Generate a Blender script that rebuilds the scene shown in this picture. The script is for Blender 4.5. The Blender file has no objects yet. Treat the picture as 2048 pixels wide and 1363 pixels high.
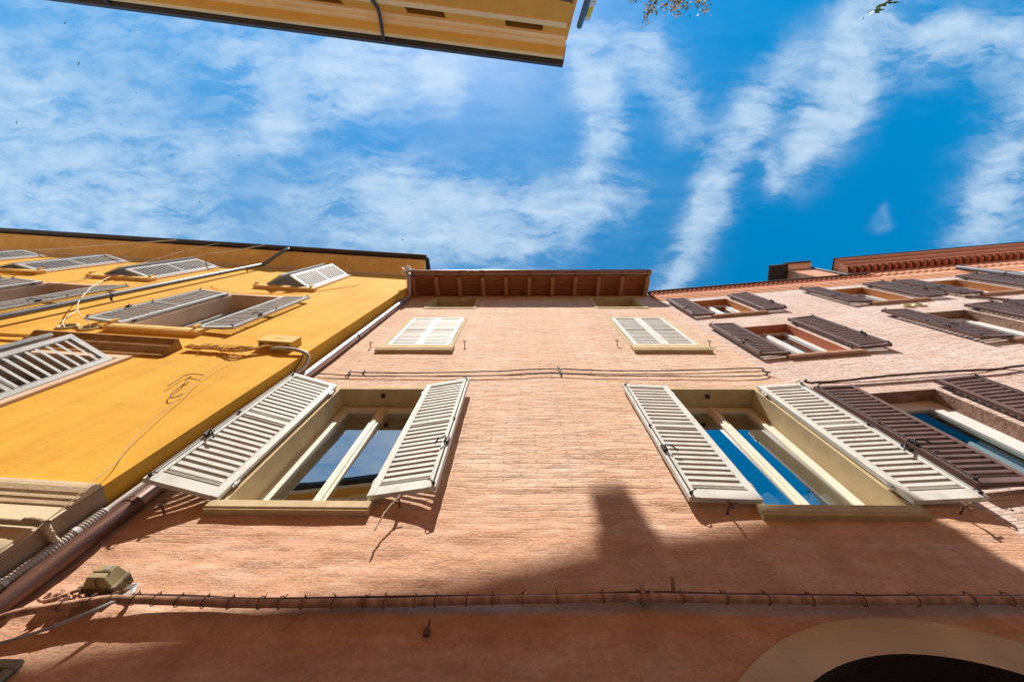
import bpy, bmesh, math, random
from math import sin, cos, radians as R, pi
from mathutils import Vector, Matrix, noise as mnoise
random.seed(7)
S = bpy.context.scene
COL = S.collection

# ------------------------------------------------------------------ camera
cam = bpy.data.cameras.new('camera'); camo = bpy.data.objects.new('camera', cam); COL.objects.link(camo)
cam.sensor_width = 36; cam.lens = 796 / 2048 * 36; cam.clip_start = .05; cam.clip_end = 5000
rot = Matrix(((0.99977202, 0.0, 0.02135192), (0.00653584, -0.95199912, -0.30603099), (0.020327, 0.30610077, -0.95178208)))
camo.matrix_world = Matrix.Translation((0, 0, 1.6)) @ rot.to_4x4()
S.camera = camo
# ------------------------------------------------------------------ light
SUN = Vector((-.235, -1.0, 1.885)).normalized()            # towards the sun
elev = math.asin(SUN.z); azim = math.atan2(SUN.x, SUN.y)
sl = bpy.data.lights.new('sun', 'SUN'); sl.energy = 4.9; sl.angle = R(.38); sl.color = (1, .94, .86)
so = bpy.data.objects.new('sun', sl); COL.objects.link(so)
so.rotation_euler = (-SUN).to_track_quat('-Z', 'Y').to_euler(); so.location = (-6, -20, 40)
S.view_settings.view_transform = 'Standard'; S.view_settings.look = 'None'
S.view_settings.exposure = .70; S.view_settings.gamma = 1

# ------------------------------------------------------------------ sky
W = bpy.data.worlds.new('World'); S.world = W; W.use_nodes = True
nt = W.node_tree; nt.nodes.clear()
def N(nt, typ, **kw):
    n = nt.nodes.new(typ)
    for k, v in kw.items():
        if k == 'ins':
            for i, x in v.items():
                if hasattr(x, 'is_output'): nt.links.new(x, n.inputs[i])
                else: n.inputs[i].default_value = x
        else: setattr(n, k, v)
    return n
def MATH(nt, op, a, b=None, c=None, clamp=False):
    n = nt.nodes.new('ShaderNodeMath'); n.operation = op; n.use_clamp = clamp
    for i, x in enumerate((a, b, c)):
        if x is None: continue
        if hasattr(x, 'is_output'): nt.links.new(x, n.inputs[i])
        else: n.inputs[i].default_value = x
    return n.outputs[0]
def build_sky():
    sky = N(nt, 'ShaderNodeTexSky', sky_type='NISHITA', sun_disc=False, sun_elevation=elev, sun_rotation=azim, air_density=1.0, dust_density=.3, ozone_density=3.0)
    tc = N(nt, 'ShaderNodeTexCoord')
    sp = N(nt, 'ShaderNodeSeparateXYZ', ins={0: tc.outputs['Generated']})
    z = MATH(nt, 'MAXIMUM', sp.outputs[2], .06)
    x = MATH(nt, 'DIVIDE', sp.outputs[0], z); y = MATH(nt, 'DIVIDE', sp.outputs[1], z)
    p0 = N(nt, 'ShaderNodeCombineXYZ', ins={0: x, 1: y, 2: 0.0}).outputs[0]
    w1 = N(nt, 'ShaderNodeTexNoise', ins={'Vector': p0, 'Scale': 6.5, 'Detail': 5.0, 'Roughness': .6})
    wv = N(nt, 'ShaderNodeVectorMath', operation='SUBTRACT', ins={0: w1.outputs['Color'], 1: (.5, .5, .5)})
    ws = N(nt, 'ShaderNodeVectorMath', operation='SCALE', ins={0: wv.outputs[0], 'Scale': .075})
    p1 = N(nt, 'ShaderNodeVectorMath', operation='ADD', ins={0: p0, 1: ws.outputs[0]}).outputs[0]
    s1 = N(nt, 'ShaderNodeSeparateXYZ', ins={0: p1}); X, Y = s1.outputs[0], s1.outputs[1]
    acc = None
    for (ax, ay, bx, by, wd, st) in CLOUDS:                  # soft strokes on the cloud layer
        dx, dy = bx - ax, by - ay; L2 = max(dx * dx + dy * dy, 1e-6)
        px = MATH(nt, 'SUBTRACT', X, ax); py = MATH(nt, 'SUBTRACT', Y, ay)
        h = MATH(nt, 'MULTIPLY_ADD', px, dx / L2, MATH(nt, 'MULTIPLY', py, dy / L2), clamp=True)
        qx = MATH(nt, 'MULTIPLY_ADD', h, -dx, px); qy = MATH(nt, 'MULTIPLY_ADD', h, -dy, py)
        d2 = MATH(nt, 'MULTIPLY_ADD', qx, qx, MATH(nt, 'MULTIPLY', qy, qy))
        g = MATH(nt, 'MULTIPLY', MATH(nt, 'EXPONENT', MATH(nt, 'MULTIPLY', d2, -1 / (wd * wd))), st)
        acc = g if acc is None else MATH(nt, 'ADD', acc, g)
    # streaky fibres
    mp = N(nt, 'ShaderNodeMapping', ins={'Vector': p1, 'Rotation': (0, 0, R(-52)), 'Scale': (2.8, 10.5, 1)})
    f1 = N(nt, 'ShaderNodeTexNoise', ins={'Vector': mp.outputs[0], 'Scale': 1.5, 'Detail': 9.0, 'Roughness': .66, 'Distortion': .15})
    f2 = N(nt, 'ShaderNodeTexNoise', ins={'Vector': p0, 'Scale': 4.0, 'Detail': 8.0, 'Roughness': .6, 'Distortion': .3})
    haze = N(nt, 'ShaderNodeMapRange', ins={0: x, 1: .55, 2: -1.1, 3: .0, 4: .38}).outputs[0]
    mp2 = N(nt, 'ShaderNodeMapping', ins={'Vector': p1, 'Rotation': (0, 0, R(-68)), 'Scale': (8.0, 26.0, 1)})
    f3 = N(nt, 'ShaderNodeTexNoise', ins={'Vector': mp2.outputs[0], 'Scale': 1.6, 'Detail': 8.0, 'Roughness': .64, 'Distortion': .1})
    fib = MATH(nt, 'MULTIPLY_ADD', f1.outputs[0], .62, MATH(nt, 'MULTIPLY', f3.outputs[0], .38))          # 0..1, centred on .5
    fb = MATH(nt, 'MULTIPLY_ADD', MATH(nt, 'SUBTRACT', fib, .5), 4.6, .5)                 # fibres, spread to about 0..1
    bl = MATH(nt, 'MULTIPLY_ADD', MATH(nt, 'SUBTRACT', f2.outputs[0], .5), 3.0, .5)
    t_ = MATH(nt, 'MULTIPLY_ADD', fb, .86, MATH(nt, 'MULTIPLY', bl, .34))
    a_ = MATH(nt, 'MINIMUM', acc, 1.35)
    c = MATH(nt, 'MULTIPLY', MATH(nt, 'POWER', a_, .9), MATH(nt, 'MAXIMUM', MATH(nt, 'MULTIPLY_ADD', a_, .26, MATH(nt, 'SUBTRACT', t_, .48)), 0.0))
    c = MATH(nt, 'MULTIPLY', c, 1.3)
    veil = MATH(nt, 'MULTIPLY', acc, .12)
    hz = MATH(nt, 'MULTIPLY', haze, MATH(nt, 'MAXIMUM', MATH(nt, 'MULTIPLY_ADD', MATH(nt, 'MULTIPLY_ADD', f2.outputs[0], .6, MATH(nt, 'MULTIPLY', fib, .4)), 5.0, -1.75), .12))
    c = MATH(nt, 'ADD', MATH(nt, 'MULTIPLY', c, .85), MATH(nt, 'ADD', hz, veil))
    c = MATH(nt, 'SUBTRACT', 1.0, MATH(nt, 'EXPONENT', MATH(nt, 'MULTIPLY', c, -1.0)))
    c = MATH(nt, 'MULTIPLY', c, .93, clamp=True)
    hs = N(nt, 'ShaderNodeHueSaturation', ins={'Hue': .482, 'Saturation': SKY_SAT, 'Value': SKY_VAL, 'Color': sky.outputs[0]})
    mx = N(nt, 'ShaderNodeMix', data_type='RGBA', ins={0: c, 6: hs.outputs[0], 7: CLOUD_COL})
    bg = N(nt, 'ShaderNodeBackground', ins={0: mx.outputs[2], 1: SKY_STR})
    out = N(nt, 'ShaderNodeOutputWorld', ins={0: bg.outputs[0]})
SKY_STR = .113; SKY_SAT = 1.62; SKY_VAL = 1.0; CLOUD_COL = (3.9, 4.7, 5.4, 1)
# cloud strokes, as (x/z, y/z) tangents of the viewing direction: ax, ay, bx, by, width, strength
CLOUDS = [
    (-1.3, -.75, -.10, -.72, .30, .9), (-.9, -1.15, .1, -1.05, .28, .8), (-.75, -.50, -.15, -.48, .16, .6),  # unseen clouds to the south, added to pale the left window's reflection
    (0.385, 0.162, 0.446, -0.014, 0.044, 1.30),
    (0.446, -0.014, 0.509, -0.192, 0.042, 1.30),
    (0.509, -0.192, 0.585, -0.296, 0.047, 1.00),
    (0.631, -0.131, 0.706, -0.229, 0.058, 1.10),
    (0.706, -0.229, 0.701, -0.357, 0.056, 1.20),
    (0.701, -0.357, 0.763, -0.441, 0.059, 1.00),
    (0.657, -0.210, 0.705, -0.276, 0.047, 0.70),
    (0.700, -0.340, 0.857, -0.329, 0.055, 0.90),
    (0.857, -0.329, 1.055, -0.344, 0.049, 0.90),
    (0.158, -0.039, 0.195, -0.176, 0.042, 1.20),
    (0.195, -0.176, 0.150, -0.283, 0.043, 1.20),
    (0.150, -0.283, 0.115, -0.365, 0.052, 0.80),
    (0.159, -0.329, 0.265, -0.318, 0.046, 1.00),
    (0.265, -0.318, 0.364, -0.204, 0.042, 0.80),
    (0.363, -0.214, 0.428, -0.143, 0.032, 0.50),
    (-0.528, -0.033, -0.285, -0.053, 0.070, 0.90),
    (-0.285, -0.053, -0.109, 0.004, 0.070, 1.20),
    (-0.109, 0.004, 0.094, -0.006, 0.069, 1.00),
    (0.094, -0.006, 0.245, -0.038, 0.051, 1.00),
    (-0.419, 0.061, -0.038, 0.087, 0.066, 1.00),
    (-0.050, 0.063, 0.108, 0.064, 0.053, 0.70),
    (-1.233, -0.116, -0.931, -0.113, 0.175, 0.80),
    (-1.157, -0.299, -1.062, -0.249, 0.055, 0.70),
    (-1.279, -0.003, -0.783, 0.012, 0.109, 0.60),
    (-0.615, -0.302, -0.371, -0.308, 0.064, 0.70),
    (-0.371, -0.308, -0.197, -0.287, 0.064, 1.00),
    (-0.770, -0.133, -0.548, -0.183, 0.045, 0.70),
    (-0.548, -0.183, -0.356, -0.251, 0.049, 0.90),
    (-0.197, -0.287, -0.145, -0.239, 0.027, 0.80),
    (1.111, -0.196, 1.091, -0.043, 0.074, 1.10),
    (1.091, -0.043, 1.069, 0.092, 0.061, 0.70),
    (1.195, 0.024, 1.128, 0.093, 0.056, 0.50),
    (0.556, -0.111, 0.596, -0.052, 0.018, 0.70),
    (0.843, 0.022, 0.860, 0.039, 0.014, 0.22),
    (0.855, -0.001, 0.876, 0.033, 0.011, 0.20),
    (0.671, -0.151, 0.599, -0.068, 0.038, 0.45),
    (0.918, -0.328, 1.075, -0.290, 0.045, 0.50),
]
build_sky()

# ------------------------------------------------------------------ materials
def mat(name, col, col2=None, rough=.8, scale=6., bump=.15, bscale=60., stretch=(1, 1, 1), metal=0., spec=.3, fac=(.35, .7), bdist=.01):
    m = bpy.data.materials.new(name); m.use_nodes = True; t = m.node_tree
    b = t.nodes['Principled BSDF']
    b.inputs['Roughness'].default_value = rough; b.inputs['Metallic'].default_value = metal
    b.inputs['Specular IOR Level'].default_value = spec
    col = (*col, 1); c2 = (*(col2 or tuple(v * .72 for v in col[:3])), 1)
    tc = N(t, 'ShaderNodeTexCoord')
    mp = N(t, 'ShaderNodeMapping', ins={'Vector': tc.outputs['Object'], 'Scale': stretch})
    n1 = N(t, 'ShaderNodeTexNoise', ins={'Vector': mp.outputs[0], 'Scale': scale, 'Detail': 6.0, 'Roughness': .6})
    r1 = N(t, 'ShaderNodeMapRange', ins={0: n1.outputs[0], 1: fac[0], 2: fac[1]})
    mx = N(t, 'ShaderNodeMix', data_type='RGBA', ins={0: r1.outputs[0], 6: col, 7: c2})
    t.links.new(mx.outputs[2], b.inputs['Base Color'])
    if bump:
        n2 = N(t, 'ShaderNodeTexNoise', ins={'Vector': mp.outputs[0], 'Scale': bscale, 'Detail': 5.0, 'Roughness': .6})
        bp = N(t, 'ShaderNodeBump', ins={'Height': n2.outputs[0], 'Strength': bump, 'Distance': bdist})
        t.links.new(bp.outputs[0], b.inputs['Normal'])
    return m

def weather(m, amount=.16, sx=5.0):
    """faint rain streaks and faded patches over a plain plaster"""
    t = m.node_tree; P = t.nodes['Principled BSDF']; src = P.inputs['Base Color'].links[0].from_socket
    tc = N(t, 'ShaderNodeTexCoord')
    a = N(t, 'ShaderNodeTexNoise', ins={'Vector': N(t, 'ShaderNodeMapping', ins={'Vector': tc.outputs['Object'], 'Scale': (sx, sx, .30)}).outputs[0], 'Scale': 1.0, 'Detail': 5.0, 'Roughness': .6})
    b = N(t, 'ShaderNodeTexNoise', ins={'Vector': N(t, 'ShaderNodeMapping', ins={'Vector': tc.outputs['Object'], 'Scale': (.7, .7, 2.4)}).outputs[0], 'Scale': 1.4, 'Detail': 7.0, 'Roughness': .65})
    f = N(t, 'ShaderNodeMapRange', ins={0: MATH(t, 'MULTIPLY_ADD', a.outputs[0], .55, MATH(t, 'MULTIPLY', b.outputs[0], .45)), 1: .40, 2: .62, 3: 1 - amount, 4: 1 + amount * .75})
    mx = N(t, 'ShaderNodeMix', data_type='RGBA', blend_type='MULTIPLY', ins={0: 1.0, 6: src, 7: f.outputs[0]})
    t.links.new(mx.outputs[2], P.inputs['Base Color'])
    return m

def brick_wall(name, a, b_, c_, lime, bw, bh, relief, mortar_mix, plaster_z=None):
    """old limewashed brick: courses, blotches of lime, relief. Object space x along the wall, z up."""
    m = bpy.data.materials.new(name); m.use_nodes = True; t = m.node_tree
    P = t.nodes['Principled BSDF']; P.inputs['Roughness'].default_value = .92; P.inputs['Specular IOR Level'].default_value = .15
    tc = N(t, 'ShaderNodeTexCoord'); o = tc.outputs['Object']
    wn = N(t, 'ShaderNodeTexNoise', ins={'Vector': o, 'Scale': 3.0, 'Detail': 4.0})
    wv = N(t, 'ShaderNodeVectorMath', operation='SUBTRACT', ins={0: wn.outputs['Color'], 1: (.5, .5, .5)})
    ws = N(t, 'ShaderNodeVectorMath', operation='SCALE', ins={0: wv.outputs[0], 'Scale': .055})
    wp = N(t, 'ShaderNodeVectorMath', operation='ADD', ins={0: o, 1: ws.outputs[0]})
    sp = N(t, 'ShaderNodeSeparateXYZ', ins={0: wp.outputs[0]})
    xy = N(t, 'ShaderNodeCombineXYZ', ins={0: sp.outputs[0], 1: sp.outputs[2], 2: 0.0}).outputs[0]
    br = N(t, 'ShaderNodeTexBrick', ins={'Vector': xy, 'Color1': (0, 0, 0, 1), 'Color2': (1, 1, 1, 1), 'Mortar': (.5, .5, .5, 1), 'Scale': 1.0, 'Mortar Size': .007, 'Mortar Smooth': .6, 'Bias': 0.0, 'Brick Width': bw, 'Row Height': bh})
    st = N(t, 'ShaderNodeMapping', ins={'Vector': wp.outputs[0], 'Scale': (2.6, 2.6, 8.5)})
    sn = N(t, 'ShaderNodeTexNoise', ins={'Vector': st.outputs[0], 'Scale': 1.5, 'Detail': 3.0, 'Roughness': .5})
    iso = N(t, 'ShaderNodeTexNoise', ins={'Vector': N(t, 'ShaderNodeMapping', ins={'Vector': o, 'Scale': (1, 1, 1.8)}).outputs[0], 'Scale': 9.0, 'Detail': 8.0, 'Roughness': .62})
    big = N(t, 'ShaderNodeTexNoise', ins={'Vector': o, 'Scale': .8, 'Detail': 5.0, 'Roughness': .6})
    fine = N(t, 'ShaderNodeTexNoise', ins={'Vector': o, 'Scale': 42.0, 'Detail': 6.0, 'Roughness': .7})
    c1 = N(t, 'ShaderNodeMix', data_type='RGBA', ins={0: N(t, 'ShaderNodeMapRange', ins={0: MATH(t, 'MULTIPLY_ADD', iso.outputs[0], .5, MATH(t, 'MULTIPLY', sn.outputs[0], .5)), 1: .38, 2: .62}).outputs[0], 6: (*a, 1), 7: (*b_, 1)})
    bf = MATH(t, 'MULTIPLY', N(t, 'ShaderNodeRGBToBW', ins={0: br.outputs['Color']}).outputs[0], .45)
    c2 = N(t, 'ShaderNodeMix', data_type='RGBA', ins={0: bf, 6: c1.outputs[2], 7: (*c_, 1)})
    lf = N(t, 'ShaderNodeMapRange', ins={0: MATH(t, 'MULTIPLY_ADD', big.outputs[0], 1.0, MATH(t, 'MULTIPLY', sn.outputs[0], .8)), 1: .86, 2: 1.22, 3: 0.0, 4: lime[3]}).outputs[0]
    c3 = N(t, 'ShaderNodeMix', data_type='RGBA', ins={0: lf, 6: c2.outputs[2], 7: (*lime[:3], 1)})
    zz = N(t, 'ShaderNodeSeparateXYZ', ins={0: o}).outputs[2]
    if plaster_z:
        pz = N(t, 'ShaderNodeMapRange', interpolation_type='SMOOTHSTEP', ins={0: MATH(t, 'MULTIPLY_ADD', big.outputs[0], 1.4, zz), 1: plaster_z[0] + .7, 2: plaster_z[1] + .7, 3: 1.0, 4: 0.0}).outputs[0]
        pc = N(t, 'ShaderNodeMix', data_type='RGBA', ins={0: N(t, 'ShaderNodeMapRange', ins={0: sn.outputs[0], 1: .3, 2: .7}).outputs[0], 6: plaster_z[2], 7: plaster_z[3]})
        blot = N(t, 'ShaderNodeTexNoise', ins={'Vector': N(t, 'ShaderNodeMapping', ins={'Vector': wp.outputs[0], 'Scale': (1, 1, 2.2)}).outputs[0], 'Scale': 2.6, 'Detail': 6.0, 'Roughness': .65})
        pl = N(t, 'ShaderNodeMix', data_type='RGBA', ins={0: N(t, 'ShaderNodeMapRange', ins={0: blot.outputs[0], 1: .50, 2: .72, 3: 0.0, 4: .6}).outputs[0], 6: pc.outputs[2], 7: (.74, .56, .43, 1)})
        pl = N(t, 'ShaderNodeMix', data_type='RGBA', ins={0: N(t, 'ShaderNodeMapRange', ins={0: blot.outputs[0], 1: .44, 2: .28, 3: 0.0, 4: .55}).outputs[0], 6: pl.outputs[2], 7: (.44, .225, .135, 1)})
        c4 = N(t, 'ShaderNodeMix', data_type='RGBA', ins={0: pz, 6: c3.outputs[2], 7: pl.outputs[2]})
    else:
        c4 = c3; pz = None
    fm = N(t, 'ShaderNodeMix', data_type='RGBA', blend_type='MULTIPLY', ins={0: .35, 6: c4.outputs[2], 7: N(t, 'ShaderNodeMapRange', ins={0: fine.outputs[0], 1: .3, 2: .7, 3: .55, 4: 1.35}).outputs[0]})
    t.links.new(fm.outputs[2], P.inputs['Base Color'])
    gap = MATH(t, 'SUBTRACT', 1.0, br.outputs['Fac'])
    if pz is not None: gap = MATH(t, 'MULTIPLY', gap, MATH(t, 'MULTIPLY_ADD', pz, -.95, 1.0))
    pk = MATH(t, 'MULTIPLY_ADD', pz, -.45, 1.0) if pz is not None else 1.0
    h = MATH(t, 'MULTIPLY_ADD', iso.outputs[0], MATH(t, 'MULTIPLY', pk, 1.25), MATH(t, 'MULTIPLY', gap, mortar_mix * 1.3))
    h = MATH(t, 'MULTIPLY_ADD', sn.outputs[0], MATH(t, 'MULTIPLY', pk, .75), h)
    h_ = MATH(t, 'MULTIPLY_ADD', sn.outputs[0], 1.1, MATH(t, 'MULTIPLY', gap, mortar_mix))
    lm = N(t, 'ShaderNodeMapping', ins={'Vector': wp.outputs[0], 'Scale': (2.2, 2.2, 5.5)})
    lv = N(t, 'ShaderNodeTexVoronoi', feature='SMOOTH_F1', ins={'Vector': lm.outputs[0], 'Scale': 2.1, 'Smoothness': .7, 'Randomness': 1.0})
    h = MATH(t, 'MULTIPLY_ADD', lv.outputs['Distance'], -.55 if plaster_z else -.4, h)
    h = MATH(t, 'MULTIPLY_ADD', fine.outputs[0], .42, h)
    bp = N(t, 'ShaderNodeBump', ins={'Height': h, 'Strength': relief, 'Distance': .016})
    t.links.new(bp.outputs[0], P.inputs['Normal'])
    return m

def glass_mat(name, tint=(.6, .68, .7), refl=.36, k=1.3):
    m = bpy.data.materials.new(name); m.use_nodes = True; t = m.node_tree; t.nodes.clear()
    out = N(t, 'ShaderNodeOutputMaterial')
    tr = N(t, 'ShaderNodeBsdfTransparent', ins={0: (*tint, 1)})
    tc = N(t, 'ShaderNodeTexCoord'); nz = N(t, 'ShaderNodeTexNoise', ins={'Vector': tc.outputs['Object'], 'Scale': 1.7, 'Detail': 1.0})
    bp = N(t, 'ShaderNodeBump', ins={'Height': nz.outputs[0], 'Strength': .03, 'Distance': .05})
    gl = N(t, 'ShaderNodeBsdfGlossy', ins={0: (.88, .90, .92, 1), 'Roughness': .012, 'Normal': bp.outputs[0]})
    fr = N(t, 'ShaderNodeFresnel', ins={0: 1.5})
    geo = N(t, 'ShaderNodeNewGeometry')
    f = MATH(t, 'MULTIPLY', MATH(t, 'MULTIPLY_ADD', fr.outputs[0], k, refl, clamp=True), MATH(t, 'SUBTRACT', 1.0, geo.outputs['Backfacing']))
    mx = N(t, 'ShaderNodeMixShader', ins={0: f, 1: tr.outputs[0], 2: gl.outputs[0]})
    t.links.new(mx.outputs[0], out.inputs[0])
    return m

M = {}
M['pink'] = brick_wall('limewashed_pink_brick', (.69, .455, .315), (.56, .335, .215), (.74, .545, .40), (.81, .69, .575, .65), .27, .062, .75, .55,
                       (3.5, 4.7, (.66, .40, .265, 1), (.56, .31, .19, 1)))
M['rose'] = brick_wall('limewashed_rose_brick', (.68, .51, .43), (.56, .365, .29), (.74, .61, .54), (.80, .72, .68, .72), .27, .062, .9, .75)
M['yellow'] = mat('yellow_plaster', (.74, .41, .055), (.66, .335, .038), .9, 1.1, .3, 24, fac=(.35, .68), spec=.15, bdist=.012)
M['yellow_trim'] = mat('ochre_trim', (.84, .57, .22), (.76, .47, .15), .88, 3, .15, 40, spec=.15)
M['hoodstone'] = mat('ochre_hood_stone', (.42, .24, .085), (.30, .15, .045), .9, 2.2, .3, 40, stretch=(6, 1, 1), spec=.15)
M['cream_trim'] = mat('cream_trim', (.70, .52, .38), (.60, .42, .29), .88, 4, .12, 50, spec=.15)
M['ochre'] = mat('ochre_plaster', (.78, .37, .065), (.72, .31, .05), .9, .9, .25, 28, spec=.15)
M['ochre_pale'] = mat('pale_ochre_cornice', (.86, .66, .39), (.78, .55, .29), .9, 2.0, .15, 30, stretch=(.4, 2, 2), spec=.15)
M['vent_dark'] = mat('vent_shade', (.30, .15, .03), (.24, .12, .025), .9, 8, .1)
M['stone'] = mat('beige_stone', (.62, .50, .33), (.50, .38, .23), .92, 5, .35, 45, spec=.15)
M['stone_pale'] = mat('pale_stone_panel', (.74, .62, .43), (.62, .50, .33), .92, 3, .25, 50, stretch=(2, 2, .6), spec=.15)
M['stone_brown'] = mat('brown_render', (.42, .30, .20), (.30, .205, .13), .92, 3, .3, 35, spec=.15)
M['tan'] = mat('tan_render', (.60, .48, .29), (.53, .41, .235), .92, 8, .35, 130, spec=.15, bdist=.006)
M['arch'] = mat('tan_arch_render', (.66, .52, .35), (.58, .44, .28), .92, 3, .3, 90, spec=.15)
M['shutter'] = mat('pale_grey_paint', (.65, .65, .60), (.50, .49, .44), .6, 7, .08, 90, spec=.2, fac=(.48, .74))
M['shutter_grey'] = mat('weathered_grey_paint', (.54, .57, .57), (.38, .40, .39), .55, 8, .15, 60, spec=.4)
M['shutter_brown'] = mat('brown_shutter_paint', (.195, .122, .102), (.12, .072, .062), .5, 7, .12, 70, spec=.25)
M['wframe'] = mat('ivory_window_paint', (.80, .75, .62), (.74, .68, .54), .4, 3, .03, 80, spec=.45)
M['wframe_white'] = mat('white_window_paint', (.78, .78, .76), (.70, .69, .66), .4, 3, .03, 80, spec=.45)
M['wframe_grey'] = mat('grey_window_paint', (.45, .43, .40), (.36, .34, .32), .5, 3, .05, 80)
M['glass'] = glass_mat('window_glass')
M['glass_clear'] = glass_mat('clear_window_glass', (.72, .78, .78), .04, .55)
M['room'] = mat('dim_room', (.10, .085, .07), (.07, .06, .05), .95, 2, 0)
M['curtain'] = mat('white_curtain', (.75, .76, .76), (.62, .63, .64), .9, 4, .2, 10, stretch=(14, 1, .4))
M['greyblind'] = mat('grey_green_blind', (.42, .45, .40), (.36, .39, .35), .85, 3, .05, 40)
M['copper'] = mat('brown_copper', (.52, .41, .385), (.36, .25, .225), .40, 3, .06, 30, stretch=(6, 6, 1), metal=.7, spec=.5)
M['copper_dark'] = mat('aged_brown_copper', (.19, .098, .07), (.11, .055, .045), .38, 3, .08, 30, stretch=(6, 6, 1), metal=.5, spec=.5)
M['gutter'] = mat('brown_gutter', (.36, .21, .17), (.26, .145, .115), .36, 3, .05, 30, stretch=(1, 6, 6), metal=.55, spec=.5)
M['darkgutter'] = mat('dark_gutter', (.085, .065, .055), (.055, .042, .038), .5, 3, .08, 30, metal=.2)
M['zinc'] = mat('grey_zinc', (.20, .20, .21), (.13, .13, .14), .40, 3, .06, 40, stretch=(5, 5, 1), metal=.6, spec=.5)
M['wood'] = mat('dark_red_wood', (.46, .21, .105), (.32, .135, .065), .7, 4, .25, 30, stretch=(1, 8, 8), spec=.25)
M['plank'] = mat('terracotta_soffit', (.40, .155, .065), (.24, .085, .036), .8, 3, .3, 25, stretch=(3, 9, 3), spec=.2)
M['salmon'] = mat('salmon_cornice', (.80, .42, .255), (.70, .33, .19), .85, 4, .2, 40, stretch=(1, 3, 3), spec=.15)
M['redbrick'] = mat('red_cornice', (.42, .135, .065), (.31, .09, .042), .88, 5, .3, 40, stretch=(1, 3, 3), spec=.15)
M['salmon_wall'] = mat('salmon_plaster', (.62, .31, .19), (.55, .25, .15), .9, 2, .15, 40, spec=.15)
M['brick_reveal'] = mat('rough_brown_reveal', (.42, .27, .20), (.25, .14, .10), .95, 9, .9, 22, spec=.1, bdist=.03)
M['brick_reveal_red'] = mat('red_painted_reveal', (.55, .20, .11), (.47, .16, .08), .9, 4, .15, 40, spec=.15)
M['orange_reveal'] = mat('orange_painted_reveal', (.58, .24, .09), (.50, .19, .07), .9, 4, .15, 40, spec=.15)
M['sill_brick'] = mat('brown_sill', (.42, .24, .165), (.32, .17, .11), .92, 6, .4, 40, spec=.15)
M['tile'] = mat('roof_tiles', (.38, .17, .10), (.26, .11, .065), .9, 4, .4, 12)
M['darkmetal'] = mat('dark_iron', (.05, .045, .042), (.03, .027, .025), .5, 12, .1, 60, metal=.4)
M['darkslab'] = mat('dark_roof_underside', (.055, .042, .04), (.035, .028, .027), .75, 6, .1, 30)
M['steel'] = mat('bright_hinge_steel', (.62, .60, .56), (.5, .48, .45), .35, 12, .05, 60, metal=.6)
M['pinkcable'] = mat('painted_pink_conduit', (.60, .355, .235), (.26, .145, .10), .85, 7, .4, 30, stretch=(3, 1, 1))
M['darkcable'] = mat('dark_cable', (.10, .06, .045), (.06, .038, .03), .7, 9, .05, 30)
M['browncable'] = mat('brown_cable', (.22, .115, .08), (.13, .07, .05), .8, 9, .1, 30)
M['yelcable'] = mat('yellow_painted_cable', (.60, .34, .06), (.46, .23, .035), .85, 9, .1, 30)
M['whitewire'] = mat('pale_wire', (.78, .68, .52), (.68, .57, .42), .6, 9, .05, 30)
M['greycable'] = mat('grey_cable', (.42, .41, .40), (.30, .29, .28), .4, 9, .05, 30)
M['pvc'] = mat('pale_grey_conduit', (.62, .58, .54), (.50, .46, .42), .45, 4, .08, 40)
M['rope'] = mat('beige_rope', (.55, .44, .30), (.40, .30, .19), .95, 20, .5, 80)
M['boxolive'] = mat('stained_olive_plastic', (.40, .33, .16), (.24, .19, .085), .55, 12, .15, 60)
M['boxolive_dark'] = mat('dirty_olive_plastic', (.27, .215, .095), (.07, .055, .03), .65, 16, .2, 60, fac=(.38, .62))
M['boxyellow'] = mat('yellow_painted_box', (.66, .42, .065), (.58, .34, .05), .7, 6, .1, 50)
M['ringcream'] = mat('cream_vent_ring', (.72, .60, .36), (.62, .50, .28), .7, 6, .1, 50)
M['ventdark'] = mat('vent_mouth', (.12, .09, .03), (.08, .06, .02), .9, 6, 0)
M['plaque'] = mat('grey_green_plate', (.34, .33, .24), (.22, .21, .16), .7, 8, .2, 40)
M['plaque_dark'] = mat('smoky_plate', (.17, .15, .125), (.11, .10, .085), .6, 4, .1, 40)
M['cobble'] = mat('street_paving', (.48, .43, .37), (.36, .32, .28), .9, 3, .5, 12)
M['leaf'] = mat('green_leaf', (.085, .15, .03), (.05, .095, .02), .55, 12, 0)
M['leaf_warm'] = mat('yellowed_leaf', (.17, .19, .045), (.19, .16, .04), .6, 12, 0)
M['petal'] = mat('pale_blossom', (.78, .72, .66), (.70, .60, .50), .7, 12, 0)
M['twig'] = mat('brown_twig', (.12, .075, .045), (.08, .05, .03), .9, 20, .2, 40)
M['bird'] = mat('dark_feathers', (.05, .048, .05), (.03, .03, .032), .8, 30, 0)
M['bluemetal'] = mat('blue_black_metal', (.05, .075, .12), (.035, .05, .085), .35, 8, .03, 40, metal=.2, spec=.5)
M['spike'] = mat('pale_spikes', (.75, .76, .74), (.62, .63, .62), .5, 20, 0)
M['yellowplastic'] = mat('yellow_plastic', (.75, .62, .05), (.65, .5, .04), .5, 20, 0)
M['door'] = mat('door_wood_arch_shade', (.06, .04, .028), (.04, .027, .02), .6, 5, .15, 30, stretch=(9, 9, 1))

weather(M['yellow'], .13); weather(M['ochre'], .05); weather(M['arch'], .14, 3.0); weather(M['yellow_trim'], .14, 8.0); weather(M['hoodstone'], .2, 12.0); weather(M['pink'], .10, 4.0); weather(M['rose'], .10, 4.0)
weather(M['tan'], .10, 9.0); weather(M['stone_brown'], .16); weather(M['ochre_pale'], .05, 7.0)
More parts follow.
